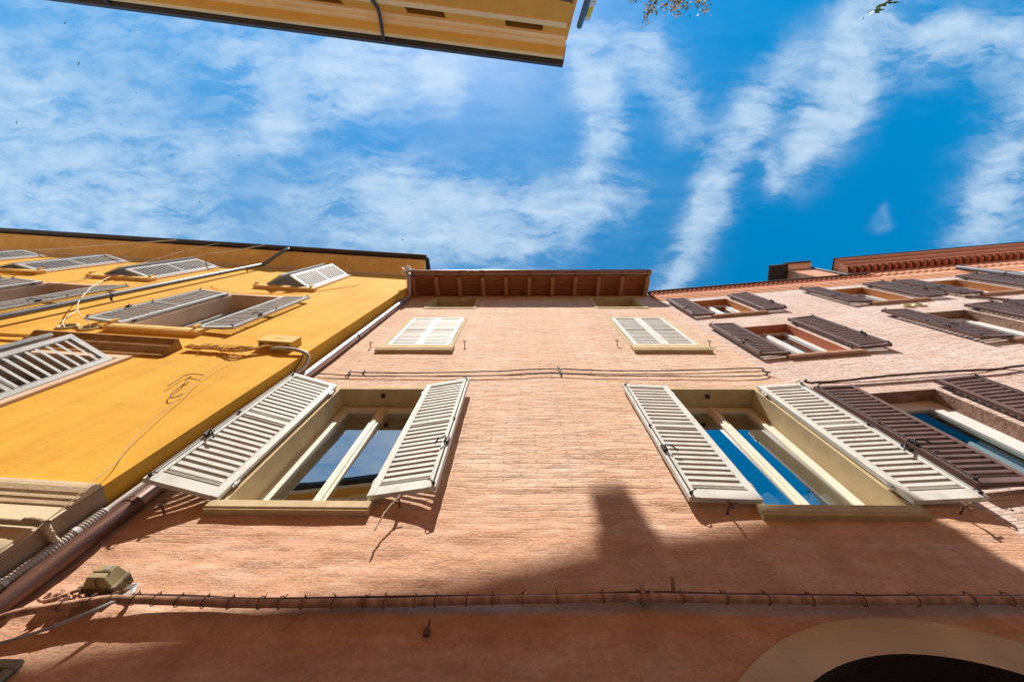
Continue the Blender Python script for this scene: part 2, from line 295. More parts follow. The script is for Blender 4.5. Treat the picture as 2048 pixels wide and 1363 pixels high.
# ------------------------------------------------------------------ mesh helpers
class MB:
    def __init__(s): s.v = []; s.f = []; s.mi = []; s.m = 0; s.sm = []; s.smooth = False
    def add(s, vs, fs):
        o = len(s.v); s.v += [tuple(p) for p in vs]
        for f in fs: s.f.append(tuple(i + o for i in f)); s.mi.append(s.m); s.sm.append(s.smooth)
    def box(s, x0, x1, y0, y1, z0, z1, M_=None):
        vs = [Vector((x, y, z)) for z in (z0, z1) for y in (y0, y1) for x in (x0, x1)]
        if M_ is not None: vs = [M_ @ v for v in vs]
        s.add(vs, [(0, 2, 3, 1), (4, 5, 7, 6), (0, 1, 5, 4), (2, 6, 7, 3), (0, 4, 6, 2), (1, 3, 7, 5)])
    def tube(s, pts, r, n=8, cap=True):
        pts = [Vector(p) for p in pts]; k = len(pts); rings = []
        rr = r if isinstance(r, (list, tuple)) else [r] * k
        up = None
        for i, p in enumerate(pts):
            d = (pts[min(i + 1, k - 1)] - pts[max(i - 1, 0)])
            if d.length < 1e-9: d = Vector((0, 0, 1))
            d.normalize()
            if up is None:
                up = Vector((0, 0, 1)) if abs(d.z) < .9 else Vector((1, 0, 0))
            a = d.cross(up)
            if a.length < 1e-4: a = d.cross(Vector((0, 1, 0)))
            a.normalize(); b = a.cross(d).normalized(); up = b
            rings.append([p + (a * cos(2 * pi * j / n) + b * sin(2 * pi * j / n)) * rr[i] for j in range(n)])
        vs = [v for g in rings for v in g]; fs = []
        for i in range(k - 1):
            for j in range(n):
                fs.append((i * n + j, i * n + (j + 1) % n, (i + 1) * n + (j + 1) % n, (i + 1) * n + j))
        old = s.smooth; s.smooth = True; s.add(vs, fs); s.smooth = old
        if cap:
            s.add([v for v in rings[0]], [tuple(range(n))]); s.add([v for v in rings[-1]], [tuple(reversed(range(n)))])
    def sweep(s, prof, x0, x1, smooth=False, close=True):
        """profile of (p, z) points, p towards the street (= -y), swept along x"""
        n = len(prof)
        vs = [(x0, -p, z) for p, z in prof] + [(x1, -p, z) for p, z in prof]
        fs = [(i, (i + 1) % n, n + (i + 1) % n, n + i) for i in range(n if close else n - 1)]
        old = s.smooth; s.smooth = smooth; s.add(vs, fs); s.smooth = old
        if close:
            s.add([(x0, -p, z) for p, z in prof], [tuple(reversed(range(n)))]); s.add([(x1, -p, z) for p, z in prof], [tuple(range(n))])
    def poly(s, pts): s.add(pts, [tuple(range(len(pts)))])
    def ball(s, c, r, nu=10, nv=7, sq=(1, 1, 1)):
        vs = []; fs = []
        for i in range(nv + 1):
            th = pi * i / nv
            for j in range(nu):
                ph = 2 * pi * j / nu
                vs.append((c[0] + r * sq[0] * sin(th) * cos(ph), c[1] + r * sq[1] * sin(th) * sin(ph), c[2] + r * sq[2] * cos(th)))
        for i in range(nv):
            for j in range(nu): fs.append((i * nu + j, (i + 1) * nu + j, (i + 1) * nu + (j + 1) % nu, i * nu + (j + 1) % nu))
        old = s.smooth; s.smooth = True; s.add(vs, fs); s.smooth = old
    def mesh(s, name, mats):
        me = bpy.data.meshes.new(name); me.from_pydata(s.v, [], s.f)
        bm = bmesh.new(); bm.from_mesh(me)
        for f, mi, sm in zip(bm.faces, s.mi, s.sm): f.material_index = mi; f.smooth = sm
        bmesh.ops.recalc_face_normals(bm, faces=bm.faces[:])
        bm.to_mesh(me); bm.free()
        for m_ in (mats if isinstance(mats, (list, tuple)) else [mats]): me.materials.append(m_)
        return me
    def build(s, name, mats, parent=None, loc=(0, 0, 0), rz=0., bevel=0., label=None):
        return link(name, s.mesh(name, mats), parent, loc, rz, bevel, label)
def link(name, me, parent=None, loc=(0, 0, 0), rz=0., bevel=0., label=None):
    o = bpy.data.objects.new(name, me); COL.objects.link(o); o.parent = parent
    o.location = loc; o.rotation_euler = (0, 0, rz)
    if bevel:
        b = o.modifiers.new('bevel', 'BEVEL'); b.width = bevel; b.segments = 2; b.limit_method = 'ANGLE'; b.angle_limit = R(40)
    if label: o['label'] = label
    return o
def tag(o, label, cat, group=None):
    o['label'] = label; o['category'] = cat
    if group: o['group'] = group
    return o
def empty(name, label, cat, loc=(0, 0, 0), rz=0., group=None):
    o = bpy.data.objects.new(name, None); COL.objects.link(o); o.location = loc; o.rotation_euler = (0, 0, rz)
    o.empty_display_size = .3
    return tag(o, label, cat, group)
def structure(o): o['kind'] = 'structure'; return o

class Frame:
    """a facade: u along it, p out towards the street, z up"""
    def __init__(s, x, y, deg): s.x, s.y, s.a = x, y, R(deg)
    def w(s, u, p, z): return Vector((s.x + u * cos(s.a) + p * sin(s.a), s.y + u * sin(s.a) - p * cos(s.a), z))
FP = Frame(0, 2.0, 0); FY = Frame(-2.82, 1.737, 3.8); FR = Frame(3.22, 2.0, -4.8); FO = Frame(1.28, -4.26, 187.1)

def smooth_path(pts, k=4):
    pts = [Vector(p) for p in pts]; out = []
    for i in range(len(pts) - 1):
        p0 = pts[max(i - 1, 0)]; p1 = pts[i]; p2 = pts[i + 1]; p3 = pts[min(i + 2, len(pts) - 1)]
        for j in range(k):
            t = j / k
            out.append(.5 * ((2 * p1) + (p2 - p0) * t + (2 * p0 - 5 * p1 + 4 * p2 - p3) * t * t + (3 * p1 - p0 - 3 * p2 + p3) * t ** 3))
    out.append(pts[-1]); return out
def cable(name, F, pts, r, m, label, cat, group=None, jitter=0., k=5, n=6):
    """a cable as a thing: points (u, p, z) on facade F"""
    P = smooth_path([F.w(*q) for q in pts], k)
    if jitter: P = [p + Vector((random.uniform(-1, 1), random.uniform(-.5, .5), random.uniform(-1, 1))) * jitter for p in P]
    o0 = P[0].copy(); b = MB(); b.tube([p - o0 for p in P], r, n)
    return tag(b.build(name, m, None, o0), label, cat, group)

def wall_grid(b, u0, u1, z0, z1, holes, step, disp=None, skip=None):
    """facade sheet in the plane y=0 with rectangular holes; disp(u,z) pushes it out"""
    us = {round(u0, 4), round(u1, 4)}; zs = {round(z0, 4), round(z1, 4)}
    for (a, c, d, e) in holes: us |= {round(a, 4), round(c, 4)}; zs |= {round(d, 4), round(e, 4)}
    def fill(s, st):
        s = sorted(s); out = [s[0]]
        for a, c in zip(s, s[1:]):
            n = max(1, int(math.ceil((c - a) / (st(a) if callable(st) else st) - 1e-6)))
            out += [a + (c - a) * (i + 1) / n for i in range(n)]
        return out
    us = fill(us, step[0]); 
    z_all = [z0]; zk = sorted(zs)
    for a, c in zip(zk, zk[1:]):
        z = a
        while z < c - 1e-6:
            st = step[1](z) if callable(step[1]) else step[1]
            nz = z + st
            if nz > c - st * .4: nz = c
            z_all.append(nz); z = nz
    zs = z_all
    idx = {}; vs = []; fs = []
    def vid(i, j):
        if (i, j) not in idx:
            u, z = us[i], zs[j]; y = -disp(u, z) if disp else 0
            idx[(i, j)] = len(vs); vs.append((u, y, z))
        return idx[(i, j)]
    for i in range(len(us) - 1):
        for j in range(len(zs) - 1):
            cu, cz = (us[i] + us[i + 1]) / 2, (zs[j] + zs[j + 1]) / 2
            if any(a < cu < c and d < cz < e for a, c, d, e in holes): continue
            if skip and skip(cu, cz): continue
            fs.append((vid(i, j), vid(i + 1, j), vid(i + 1, j + 1), vid(i, j + 1)))
    b.smooth = True; b.add(vs, fs); b.smooth = False

# ------------------------------------------------------------------ window pieces
LEAF = {}
def leaf_mesh(w, h, kind):
    key = (round(w, 3), round(h, 3), kind)
    if key in LEAF: return LEAF[key]
    K = dict(pink=dict(t=.042, st=.058, top=.062, bot=.105, mid=.52, pitch=.068, midr=.055, vh=.035, vi=.018, sl=.046),
             pink_closed=dict(t=.042, st=.058, top=.062, bot=.09, mid=.52, pitch=.080, midr=.055, vh=.040, vi=.014, sl=.06),
             yellow=dict(t=.040, st=.055, top=.06, bot=.085, mid=.5, pitch=.096, midr=.05, vh=.024, vi=.012, sl=-.042),
             yellow_open=dict(t=.040, st=.055, top=.06, bot=.085, mid=.5, pitch=.084, midr=.05, vh=.022, vi=.014, sl=.05),
             brown=dict(t=.046, st=.042, top=.045, bot=.065, mid=0, pitch=.070, midr=0, vh=.031, vi=.012, sl=.055))[kind]
    # leaf lies along +x from its hinge (x=0..w), front face at y=-t, back face at y=0
    fr = MB(); t = K['t']; st = K['st']
    fr.box(0, st, -t, 0, 0, h); fr.box(w - st, w, -t, 0, 0, h)
    fr.box(st, w - st, -t + .002, -.002, 0, K['bot']); fr.box(st, w - st, -t + .002, -.002, h - K['top'], h)
    zones = [(K['bot'], h - K['top'])]
    if K['mid']:
        zm = h * K['mid']; fr.box(st, w - st, -t + .002, -.002, zm - K['midr'] / 2, zm + K['midr'] / 2)
        zones = [(K['bot'], zm - K['midr'] / 2), (zm + K['midr'] / 2, h - K['top'])]
    sl = MB()
    for z0, z1 in zones:
        n = max(2, int(round((z1 - z0) / K['pitch'])))
        for i in range(n):
            z = z0 + (i + .55) * (z1 - z0) / n
            if 'vh' in K:
                e = K['sl'] / 2 + random.uniform(-.0015, .0015); v = K['vh'] / 2; vi = K.get('vi', K['vh']) / 2; a_, c_, t2 = st - .004, w - st + .004, t / 2 - .004
                sl.add([(x, y, z + (e if y < -t / 2 else -e) + dz) for x in (a_, c_) for y, dz in ((-t / 2 - t2, -v), (-t / 2 - t2, v), (-t / 2 + t2, vi), (-t / 2 + t2, -vi))],
                       [(0, 1, 2, 3), (4, 7, 6, 5), (0, 4, 5, 1), (1, 5, 6, 2), (2, 6, 7, 3), (3, 7, 4, 0)])
                continue
            Mx = Matrix.Translation((0, -t / 2 + random.uniform(-.001, .001), z)) @ Matrix.Rotation(R(-K['lean'] + random.uniform(-1.5, 1.5)), 4, 'X')
            sl.box(st - .004, w - st + .004, -K['sth'] / 2, K['sth'] / 2, -K['sw'] / 2, K['sw'] / 2, Mx)
        # inner bead round the louvre panel
        for (a, c, d, e) in ((st, st + .007, z0, z1), (w - st - .007, w - st, z0, z1)):
            fr.box(a, c, -t - .003, -t + .012, d, e)
        fr.box(st + .007, w - st - .007, -t - .003, -t + .012, z0, z0 + .007); fr.box(st + .007, w - st - .007, -t - .003, -t + .012, z1 - .007, z1)
    LEAF[key] = (fr, sl); return LEAF[key]
MESHC = {}
def shutter(house, w, h, kind, m, hinge, z0, side, ang, bolt=True, label=None):
    """side +1: leaf runs towards +u from its hinge, -1 towards -u. ang = degrees of its outer edge off the wall.
    hinge=(u,p) of the leaf's back edge"""
    fr, sl = leaf_mesh(w, h, kind)
    key = (round(w, 3), round(h, 3), kind, side, m.name)
    if key not in MESHC:
        def flip(b):
            if side > 0: return b
            c = MB(); c.add([(-x, y, z) for x, y, z in b.v], b.f); c.mi = list(b.mi); c.sm = list(b.sm); return c
        MESHC[key] = (flip(fr).mesh('shutter', m), flip(sl).mesh('louvres', m))
    a, s = MESHC[key]
    o = link('shutter', a, house, (hinge[0], -hinge[1], z0), -side * R(ang), .0025, label)
    link('louvres', s, o)
    b = MB()
    t = .045
    if bolt:   # espagnolette rod, keeper and hooks
        x = side * (w - .022)
        b.tube([(x, -t - .012, .02), (x, -t - .012, h - .02)], .0045, 6)
        for zz in (.03, h * .5, h - .05): b.box(x - .012, x + .012, -t - .018, -t + .002, zz, zz + .012)
        b.tube([(x, -t - .014, h * .30), (x - side * .01, -t - .045, h * .31), (x - side * .055, -t - .05, h * .29), (x - side * .09, -t - .03, h * .27)], .007, 6)
        b.box(x - .02, x + .02, -t - .022, -t, h * .30 - .03, h * .30 + .05)
        for zz in (.035, h - .035):
            b.tube([(x, -t - .012, zz), (x - side * .012, -t - .03, zz), (x - side * .03, -t - .034, zz + .01), (x - side * .04, -t - .02, zz + .02)], .0045, 6)
        b.build('bolt_rod', M['darkmetal'], o)
    for zz in (.18, h - .18):
        hb = MB()
        hb.tube([(-side * .012, -t * .45, zz - .04), (-side * .012, -t * .45, zz + .04)], .011, 8)
        hb.box(-.02, .02, -t * .75, -t * .2, zz - .015, zz + .015)
        hb.build('hinge', M['steel'] if kind.startswith('pink') else M['darkmetal'], o)
    return o

def window(house, u0, u1, z0, z1, d, mfr, mrev, surround=None, sill=None, curtain=None, fw=.05, proud=.012, leaves=2, blind=None, interior=.55, revmix=None, mglass='glass', tilt=0.):
    """opening u0..u1, z0..z1 in the wall; frame set d behind the wall face"""
    b = MB(); y0, y1 = d, d + .06
    o_ = .004
    b.box(u0 + o_, u0 + fw, y0, y1, z0, z1); b.box(u1 - fw, u1 - o_, y0, y1, z0, z1)
    b.box(u0 + fw, u1 - fw, y0 + .002, y1 - .002, z1 - fw, z1 - o_); b.box(u0 + fw, u1 - fw, y0 + .002, y1 - .002, z0, z0 + fw)
    cu = (u0 + u1) / 2; sw = fw * .95
    cells = [(u0 + fw, cu), (cu, u1 - fw)] if leaves == 2 else [(u0 + fw, u1 - fw)]
    for a, c in cells:
        b.box(a + .003, a + sw, y0 - .014, y1 - .014, z0 + fw + .003, z1 - fw - .003); b.box(c - sw, c - .003, y0 - .014, y1 - .014, z0 + fw + .003, z1 - fw - .003)
        b.box(a + sw, c - sw, y0 - .012, y1 - .016, z1 - fw - sw, z1 - fw - .003); b.box(a + sw, c - sw, y0 - .012, y1 - .016, z0 + fw + .003, z0 + fw + sw)
    if leaves == 2: b.box(cu - .022, cu + .022, y0 - .028, y0 - .013, z0 + fw, z1 - fw)
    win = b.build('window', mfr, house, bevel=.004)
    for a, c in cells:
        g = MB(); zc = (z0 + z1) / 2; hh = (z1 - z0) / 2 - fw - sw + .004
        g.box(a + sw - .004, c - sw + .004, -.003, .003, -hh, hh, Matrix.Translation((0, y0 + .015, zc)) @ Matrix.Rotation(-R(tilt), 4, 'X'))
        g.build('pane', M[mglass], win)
    # reveal lining
    r = MB(); th = .02; e = -proud
    r.box(u0 - th, u0 + .003, e, d + .1, z0, z1); r.box(u1 - .003, u1 + th, e, d + .1, z0, z1)
    r.box(u0 - th, u1 + th, e, d + .1, z1 - .003, z1 + th); r.box(u0 - th, u1 + th, e + .01, d + .1, z0 - .012, z0 + .002)
    r.build('reveal', revmix or mrev, win)
    if surround:
        s, ms, pr = surround; q = MB()
        q.box(u0 - s, u0 - th, -pr, .05, z0, z1 + s); q.box(u1 + th, u1 + s, -pr, .05, z0, z1 + s); q.box(u0 - th, u1 + th, -pr, .05, z1 + th, z1 + s)
        q.build('surround', ms, win, bevel=.004)
    if sill:
        a, c, p, zb, zt, ms = sill; q = MB()
        q.sweep([(-d, zt), (p - .006, zt), (p, zt - .006), (p, zb + (zt - zb) * .24), (p - .006, zb + (zt - zb) * .20), (p - .010, zb), (-.02, zb - .002)], a, c)
        q.build('sill', ms, win, bevel=.003)
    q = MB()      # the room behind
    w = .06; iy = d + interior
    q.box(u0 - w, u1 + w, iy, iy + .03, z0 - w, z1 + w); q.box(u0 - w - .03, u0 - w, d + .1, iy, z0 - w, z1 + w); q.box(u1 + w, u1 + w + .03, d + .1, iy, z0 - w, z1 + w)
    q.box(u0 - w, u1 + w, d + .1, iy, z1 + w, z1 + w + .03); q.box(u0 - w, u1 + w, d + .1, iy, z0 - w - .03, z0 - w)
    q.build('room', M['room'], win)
    if curtain:
        for a, c, zt in curtain:
            q = MB(); n = 40
            pts = [(a + (c - a) * i / n, d + .13 + .018 * sin(i * 1.1) + .006 * sin(i * 2.7)) for i in range(n + 1)]
            q.smooth = True
            q.add([(x, y, z0 + .03) for x, y in pts] + [(x, y, zt) for x, y in pts], [(i, i + 1, n + 2 + i, n + 1 + i) for i in range(n)])
            q.build('curtain', M['curtain'], win)
    if blind:
        q = MB(); q.box(u0 + fw, u1 - fw, d + .075, d + .082, blind, z1 - fw); q.build('blind', M['greyblind'], win)
    return win

# ------------------------------------------------------------------ the street
b = MB(); b.box(-60, 60, -60, 60, -.3, 0); structure(b.build('street', M['cobble']))

# ================================================================== PINK HOUSE
pink = empty('pink_house', 'narrow pink brick house with pale grey shutters between a yellow and a rose house', 'house', (0, 2.0, 0))
LW = (-2.155, -1.115, 3.93, 5.915); RW = (1.735, 2.74, 3.93, 5.93)
LU = (-2.14, -1.115, 7.50, 9.27); RU = (1.77, 2.79, 7.50, 9.30)
LV = (-2.06, -1.06, 10.22, 11.22); RV = (1.72, 2.72, 10.22, 11.22)
CX, ZO, RO, ZI, RI = 1.845, 1.73, 1.416, 1.79, 1.18       # door arch
PH = [LW, RW, LU, RU, LV, RV]
def pdisp(u, z):
    d = 1e9
    for a, c, e, f in PH:
        dx = max(a - u, 0, u - c); dz = max(e - z, 0, z - f); d = min(d, math.hypot(dx, dz))
    k = min(1, max(0, (d - .03) / .15)) * min(1, max(0, (math.hypot(u - CX, z - ZO) - RO) / .12))
    low = min(1, max(0, (6.2 - z) / 1.6))
    n1 = mnoise.noise(Vector((u * .9, 3.1, z * 1.3))) * .016
    n2 = mnoise.noise(Vector((u * 2.1, 7.7, z * 9.0)))
    n3 = mnoise.noise(Vector((u * 4.5, 1.7, z * 17.0)))
    n4 = 1 - abs(mnoise.noise(Vector((u * 1.3, 4.4, z * 5.0)))) * 2
    n5 = .010 * max(0, mnoise.noise(Vector((u * 1.7 + 3, 9.1, z * 3.1))) - .1)
    bulge = .018 * math.exp(-((z - 3.12) / .05) ** 2)
    return k * (low * (n1 * 1.1 + n2 * .0065 + n3 * .0045 + n4 * .006 + n5 + bulge) + (1 - low) * (n1 * .4 + n2 * .004))
b = MB()
wall_grid(b, -2.93, 3.225, 0, 12.2, PH, (.035, lambda z: .028 if z < 4.6 else (.04 if z < 6.5 else .11)), pdisp,
          lambda u, z: (abs(u - CX) < 1.3 and z < ZO) or math.hypot(u - CX, z - ZO) < (RO + RI) / 2)
b.box(-2.93, -2.9, .06, 8, 0, 12.2); b.box(3.20, 3.222, .06, 8, 0, 12.2); b.box(-2.9, 3.2, 7.9, 8, 0, 12.2)
b.box(-2.9, 3.2, .05, 7.9, 12.0, 12.1)
b.build('wall', M['pink'], pink)
# arch over the door
b = MB(); n = 48
def arc(cx, zc, r, i): a = pi * i / n; return (cx - r * cos(a), zc + r * sin(a))
for i in range(n):
    o1, o2 = arc(CX, ZO, RO, i), arc(CX, ZO, RO, i + 1); i1, i2 = arc(CX - .02, ZI, RI, i), arc(CX - .02, ZI, RI, i + 1)
    for y, fl in ((-.016, 0), (.35, 1)): b.poly([(o1[0], y, o1[1]), (o2[0], y, o2[1]), (i2[0], y, i2[1]), (i1[0], y, i1[1])])
    b.smooth = True
    b.m = 1; b.poly([(i1[0], -.016, i1[1]), (i2[0], -.016, i2[1]), (i2[0], .35, i2[1]), (i1[0], .35, i1[1])]); b.m = 0  # intrados coloured as dark as the door, deep shade put into the colour
    b.poly([(o1[0], -.016, o1[1]), (o2[0], -.016, o2[1]), (o2[0], .35, o2[1]), (o1[0], .35, o1[1])]); b.smooth = False
b.box(CX - RO, CX - RI - .02, -.016, .35, 0, ZO); b.box(CX + RI - .02, CX + RO, -.016, .35, 0, ZO)
b.build('arch', [M['arch'], M['door']], pink)
b = MB()
for i in range(10):
    u = CX - 1.25 + i * .25; b.box(u, u + .246, .36, .42, 0, 3.05)
b.build('door', M['door'], pink)
SP = (.058, M['tan'], .012)
window(pink, *LW, .22, M['wframe'], M['tan'], SP, (-2.22, -1.06, .056, 3.84, 3.934, M['tan']), [(-1.78, -1.25, 4.42)], fw=.055, tilt=1.7)
window(pink, *RW, .22, M['wframe'], M['tan'], SP, (1.65, 2.765, .056, 3.84, 3.936, M['tan']), [(1.8, 2.7, 4.55)], fw=.055, tilt=1.2)
window(pink, *LU, .2, M['wframe'], M['tan'], SP, (-2.21, -1.03, .06, 7.24, 7.47, M['tan']))
window(pink, *RU, .2, M['wframe'], M['tan'], SP, (1.70, 2.86, .06, 7.24, 7.47, M['tan']))
# attic vents
for a, c, e, f in (LV, RV):
    b = MB(); s = .085; pr = .014
    b.box(a - s, a, -pr, .3, e - s, f + s); b.box(c, c + s, -pr, .3, e - s, f + s); b.box(a, c, -pr, .3, f, f + s); b.box(a, c, -pr - .004, .3, e - s, e); b.box(a, c, .26, .3, e, f)
    b.build('attic_vent', M['tan'], pink, bevel=.004)
b = MB()
for u, z in ((-2.35, 7.47), (-.88, 7.53), (1.52, 7.58), (2.95, 7.56)): 
    s = MB(); s.tube([(u, .03, z), (u, -.07, z)], .007, 6); s.tube([(u, -.07, z - .035), (u, -.072, z + .035)], .007, 6); s.tube([(u - .03, -.076, z + .04), (u + .03, -.076, z + .03)], .007, 6)
    s.build('shutter_hook', M['browncable'], pink)
for u, z in ((-.86, 3.92), (1.44, 3.90), (3.02, 3.90), (-2.5, 3.84)):
    s = MB(); s.tube([(u, .03, z), (u, -.085, z)], .008, 6); s.box(u - .010, u + .010, -.098, -.082, z - .05, z + .03); s.tube([(u - .02, -.10, z - .02), (u + .05, -.098, z - .012)], .004, 6)
    s.build('shutter_hook', M['browncable'], pink)
for u, z in ((-1.64, 5.9), (2.2, 5.91)):
    s = MB(); s.box(u - .02, u + .02, .05, .09, z - .025, z + .005); s.build('shutter_catch', M['darkmetal'], pink)
# shutters
hL = 1.955
shutter(pink, .53, hL + .02, 'pink', M['shutter'], (-2.198, .022), 3.945, -1, 17.5)
shutter(pink, .515, hL, 'pink', M['shutter'], (-1.105, .022), 3.97, 1, 10)
shutter(pink, .52, hL, 'pink', M['shutter'], (1.715, .022), 3.965, -1, 2)
shutter(pink, .50, hL, 'pink', M['shutter'], (2.765, .022), 3.97, 1, 4)
for (u0, u1, zz) in ((-2.125, -1.125, 7.555), (1.785, 2.785, 7.565)):
    hh = 1.70; w = (u1 - u0) / 2 - .003
    shutter(pink, w, hh, 'pink_closed', M['shutter'], (u0, -.022), zz, 1, 0, False)
    shutter(pink, w, hh, 'pink_closed', M['shutter'], (u1, -.022), zz, -1, 0, False)
# eaves
ze_w, ze_o = 11.60, 11.46
b = MB()
b.poly([(-2.78, .1, ze_w + .03), (3.17, .1, ze_w + .03), (3.17, -.53, ze_o + .03), (-2.78, -.53, ze_o + .03)])
for i in range(5):   # boards
    y0 = .1 - i * .126; y1 = y0 - .120; f = lambda y: ze_w + (-y) / .5 * (ze_o - ze_w)
    b.add([(-2.78, y0, f(y0)), (3.17, y0, f(y0)), (3.17, y1, f(y1)), (-2.78, y1, f(y1)), (-2.78, y0, f(y0) + .025), (3.17, y0, f(y0) + .025), (3.17, y1, f(y1) + .025), (-2.78, y1, f(y1) + .025)],
          [(0, 1, 2, 3), (4, 7, 6, 5), (0, 4, 5, 1), (1, 5, 6, 2), (2, 6, 7, 3), (3, 7, 4, 0)])
b.build('soffit', M['plank'], pink)
for u in (-2.66, -2.08, -1.505, -.925, -.355, .217, .79, 1.35, 1.922, 2.49, 3.10):
    b = MB(); w = .042
    prof = [(-.05, ze_w), (.50, ze_o), (.50, ze_o - .06), (.44, ze_o - .135), (.36, ze_o - .13), (-.05, ze_w - .16)]
    b.sweep(prof, u - w, u + w)
    b.build('rafter', M['wood'], pink, bevel=.006)
roof = MB()
roof.add([(-2.80, -.56, 11.53), (3.19, -.56, 11.53), (3.19, 4.0, 13.6), (-2.80, 4.0, 13.6), (3.19, 8.2, 11.6), (-2.80, 8.2, 11.6)], [(0, 1, 2, 3), (3, 2, 4, 5)])
roof.add([(-2.80, -.56, 11.50), (3.19, -.56, 11.50), (3.19, -.45, 11.54), (-2.80, -.45, 11.54)], [(0, 1, 2, 3)])
for i in range(40):
    u = -2.72 + i * .15; roof.tube([(u, -.56, 11.56), (u, 4.0, 13.62)], .06, 6)
rf = roof.build('roof', M['tile'], pink)
b = MB(); n = 12; rr = .078; gy, gz = -.575, 11.50
vs = []
for x in (-2.83, 3.20):
    for i in range(n + 1):
        a = pi * i / n; vs.append((x, gy + rr * cos(a), gz - rr * sin(a)))
b.smooth = True; b.add(vs, [(i, i + 1, n + 2 + i, n + 1 + i) for i in range(n)]); b.smooth = False
b.tube([(-2.83, gy - rr, gz), (3.20, gy - rr, gz)], .012, 8)
b.poly([v for v in vs[:n + 1]]); b.poly([v for v in vs[n + 1:]])
g = b.build('gutter', M['gutter'], pink)
for u in (-2.70, -2.08, -1.505, -.925, -.355, .217, .79, 1.35, 1.922, 2.49, 3.10):
    b = MB(); pts = [(u, gy + (rr + .004) * cos(pi * i / 10), gz - (rr + .004) * sin(pi * i / 10)) for i in range(11)]; pts = [(u, gy + rr, gz + .05)] + pts + [(u, gy - rr - .01, gz + .035)]
    b.tube(pts, .006, 5); b.build('gutter_bracket', M['darkmetal'], g)

# ================================================================== YELLOW HOUSE
yel = empty('yellow_house', 'long bright yellow plastered house with grey louvred shutters on the left', 'house', (FY.x, FY.y, 0), FY.a)
C1 = (-2.93, -1.92); C2 = (-6.62, -5.50); C3 = (-9.08, -7.98); C4 = (-11.35, -10.28)
YL, YM, YU = (3.95, 5.86), (7.02, 9.32), (10.32, 12.45)
YWs = [(*C1, *YL), (*C1, *YM), (*C2, *YM), (*C3, *YM), (*C1, *YU), (*C2, *YU), (*C3, *YU), (*C4, *YU)]
b = MB()
wall_grid(b, -16, 0, 3.80, 13.6, YWs, (.35, .35))
b.m = 1; wall_grid(b, -16, 0, 0, 3.80, [], (1, 1)); b.m = 0
b.add([(0, 0, 3.80), (0, 8, 3.80), (0, 8, 13.6), (0, 0, 13.6)], [(0, 1, 2, 3)])
b.m = 2; b.add([(0, 0, 0), (0, 8, 0), (0, 8, 3.80), (0, 0, 3.80)], [(0, 1, 2, 3)]); b.m = 0
b.box(-16, 0, 7.95, 8, 0, 13.6); b.box(-16.02, -16, 0, 8, 0, 13.6)
b.box(-15.9, -.1, .1, 7.9, 13.3, 13.4)
b.build('wall', [M['yellow'], M['stone_pale'], M['stone_brown']], yel)
# cornice
b = MB()
b.sweep([(-.1, 12.93), (.035, 12.93), (.035, 13.02), (.06, 13.03), (.06, 13.10), (.09, 13.13), (.13, 13.16), (.19, 13.19), (.27, 13.22), (.35, 13.27), (.41, 13.34), (.44, 13.36), (.44, 13.42), (-.1, 13.5)], -16, 0, True)
b.build('cornice', M['yellow_trim'], yel)
b = MB(); b.sweep([(-.02, 12.86), (.028, 12.86), (.038, 12.87), (.038, 12.93), (-.02, 12.93)], -16, -.005); b.build('string_course', M['cream_trim'], yel)
b = MB()
gp = [(.50 + .075 * cos(pi * i / 10), 13.50 - .075 * sin(pi * i / 10)) for i in range(11)]
b.sweep(gp, -16, .02, True, False); b.tube([(-16, -.575, 13.50), (.02, -.575, 13.50)], .013, 8); b.poly([(.02, -p, z) for p, z in gp])
b.build('gutter', M['darkgutter'], yel)
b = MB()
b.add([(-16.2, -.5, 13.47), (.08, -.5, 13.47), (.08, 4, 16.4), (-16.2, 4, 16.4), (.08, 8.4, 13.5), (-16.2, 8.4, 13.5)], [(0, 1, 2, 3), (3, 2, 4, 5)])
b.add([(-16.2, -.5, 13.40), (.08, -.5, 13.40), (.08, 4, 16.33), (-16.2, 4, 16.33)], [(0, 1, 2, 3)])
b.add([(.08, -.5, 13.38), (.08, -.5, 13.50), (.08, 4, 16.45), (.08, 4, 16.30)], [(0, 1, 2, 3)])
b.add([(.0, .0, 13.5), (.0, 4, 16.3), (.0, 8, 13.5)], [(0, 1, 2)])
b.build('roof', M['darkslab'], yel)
# hood above the lower window, string course and panels
b = MB(); b.sweep([(-.02, 6.03), (.03, 6.03), (.035, 6.08), (.06, 6.11), (.09, 6.17), (.10, 6.20), (.10, 6.23), (.125, 6.26), (.15, 6.30), (.15, 6.33), (.02, 6.36), (-.02, 6.36)], -3.33, -1.53)
b.build('window_hood', M['hoodstone'], yel, bevel=.004)
b = MB(); b.sweep([(-.02, 3.60), (.012, 3.60), (.016, 3.63), (.024, 3.645), (.026, 3.67), (.036, 3.69), (.045, 3.73), (.045, 3.765), (.034, 3.775), (.034, 3.79), (-.02, 3.81)], -16, .0)
b.build('stone_band', M['stone'], yel, bevel=.003)
b = MB(); b.box(-16, -.02, -.006, .02, 2.4, 3.59); b.build('stone_panel', M['stone_pale'], yel, bevel=.004)
SY = (.11, M['cream_trim'], .03)
def ysill(c, z): return (c[0] - .13, c[1] + .20, .075, z - .16, z - .015, M['yellow_trim'])
for c in (C1, C2, C3):
    window(yel, *c, *YM, .26, M['wframe_grey'], M['cream_trim'], SY, ysill(c, YM[0]), fw=.06, blind=None)
for c in (C1, C2, C3, C4): window(yel, *c, *YU, .2, M['wframe_grey'], M['cream_trim'], SY, ysill(c, YU[0]), fw=.06)
window(yel, *C1, *YL, .2, M['wframe_grey'], M['cream_trim'], SY, (C1[0] - .1, C1[1] + .1, .06, 3.83, 3.93, M['stone']), fw=.06)
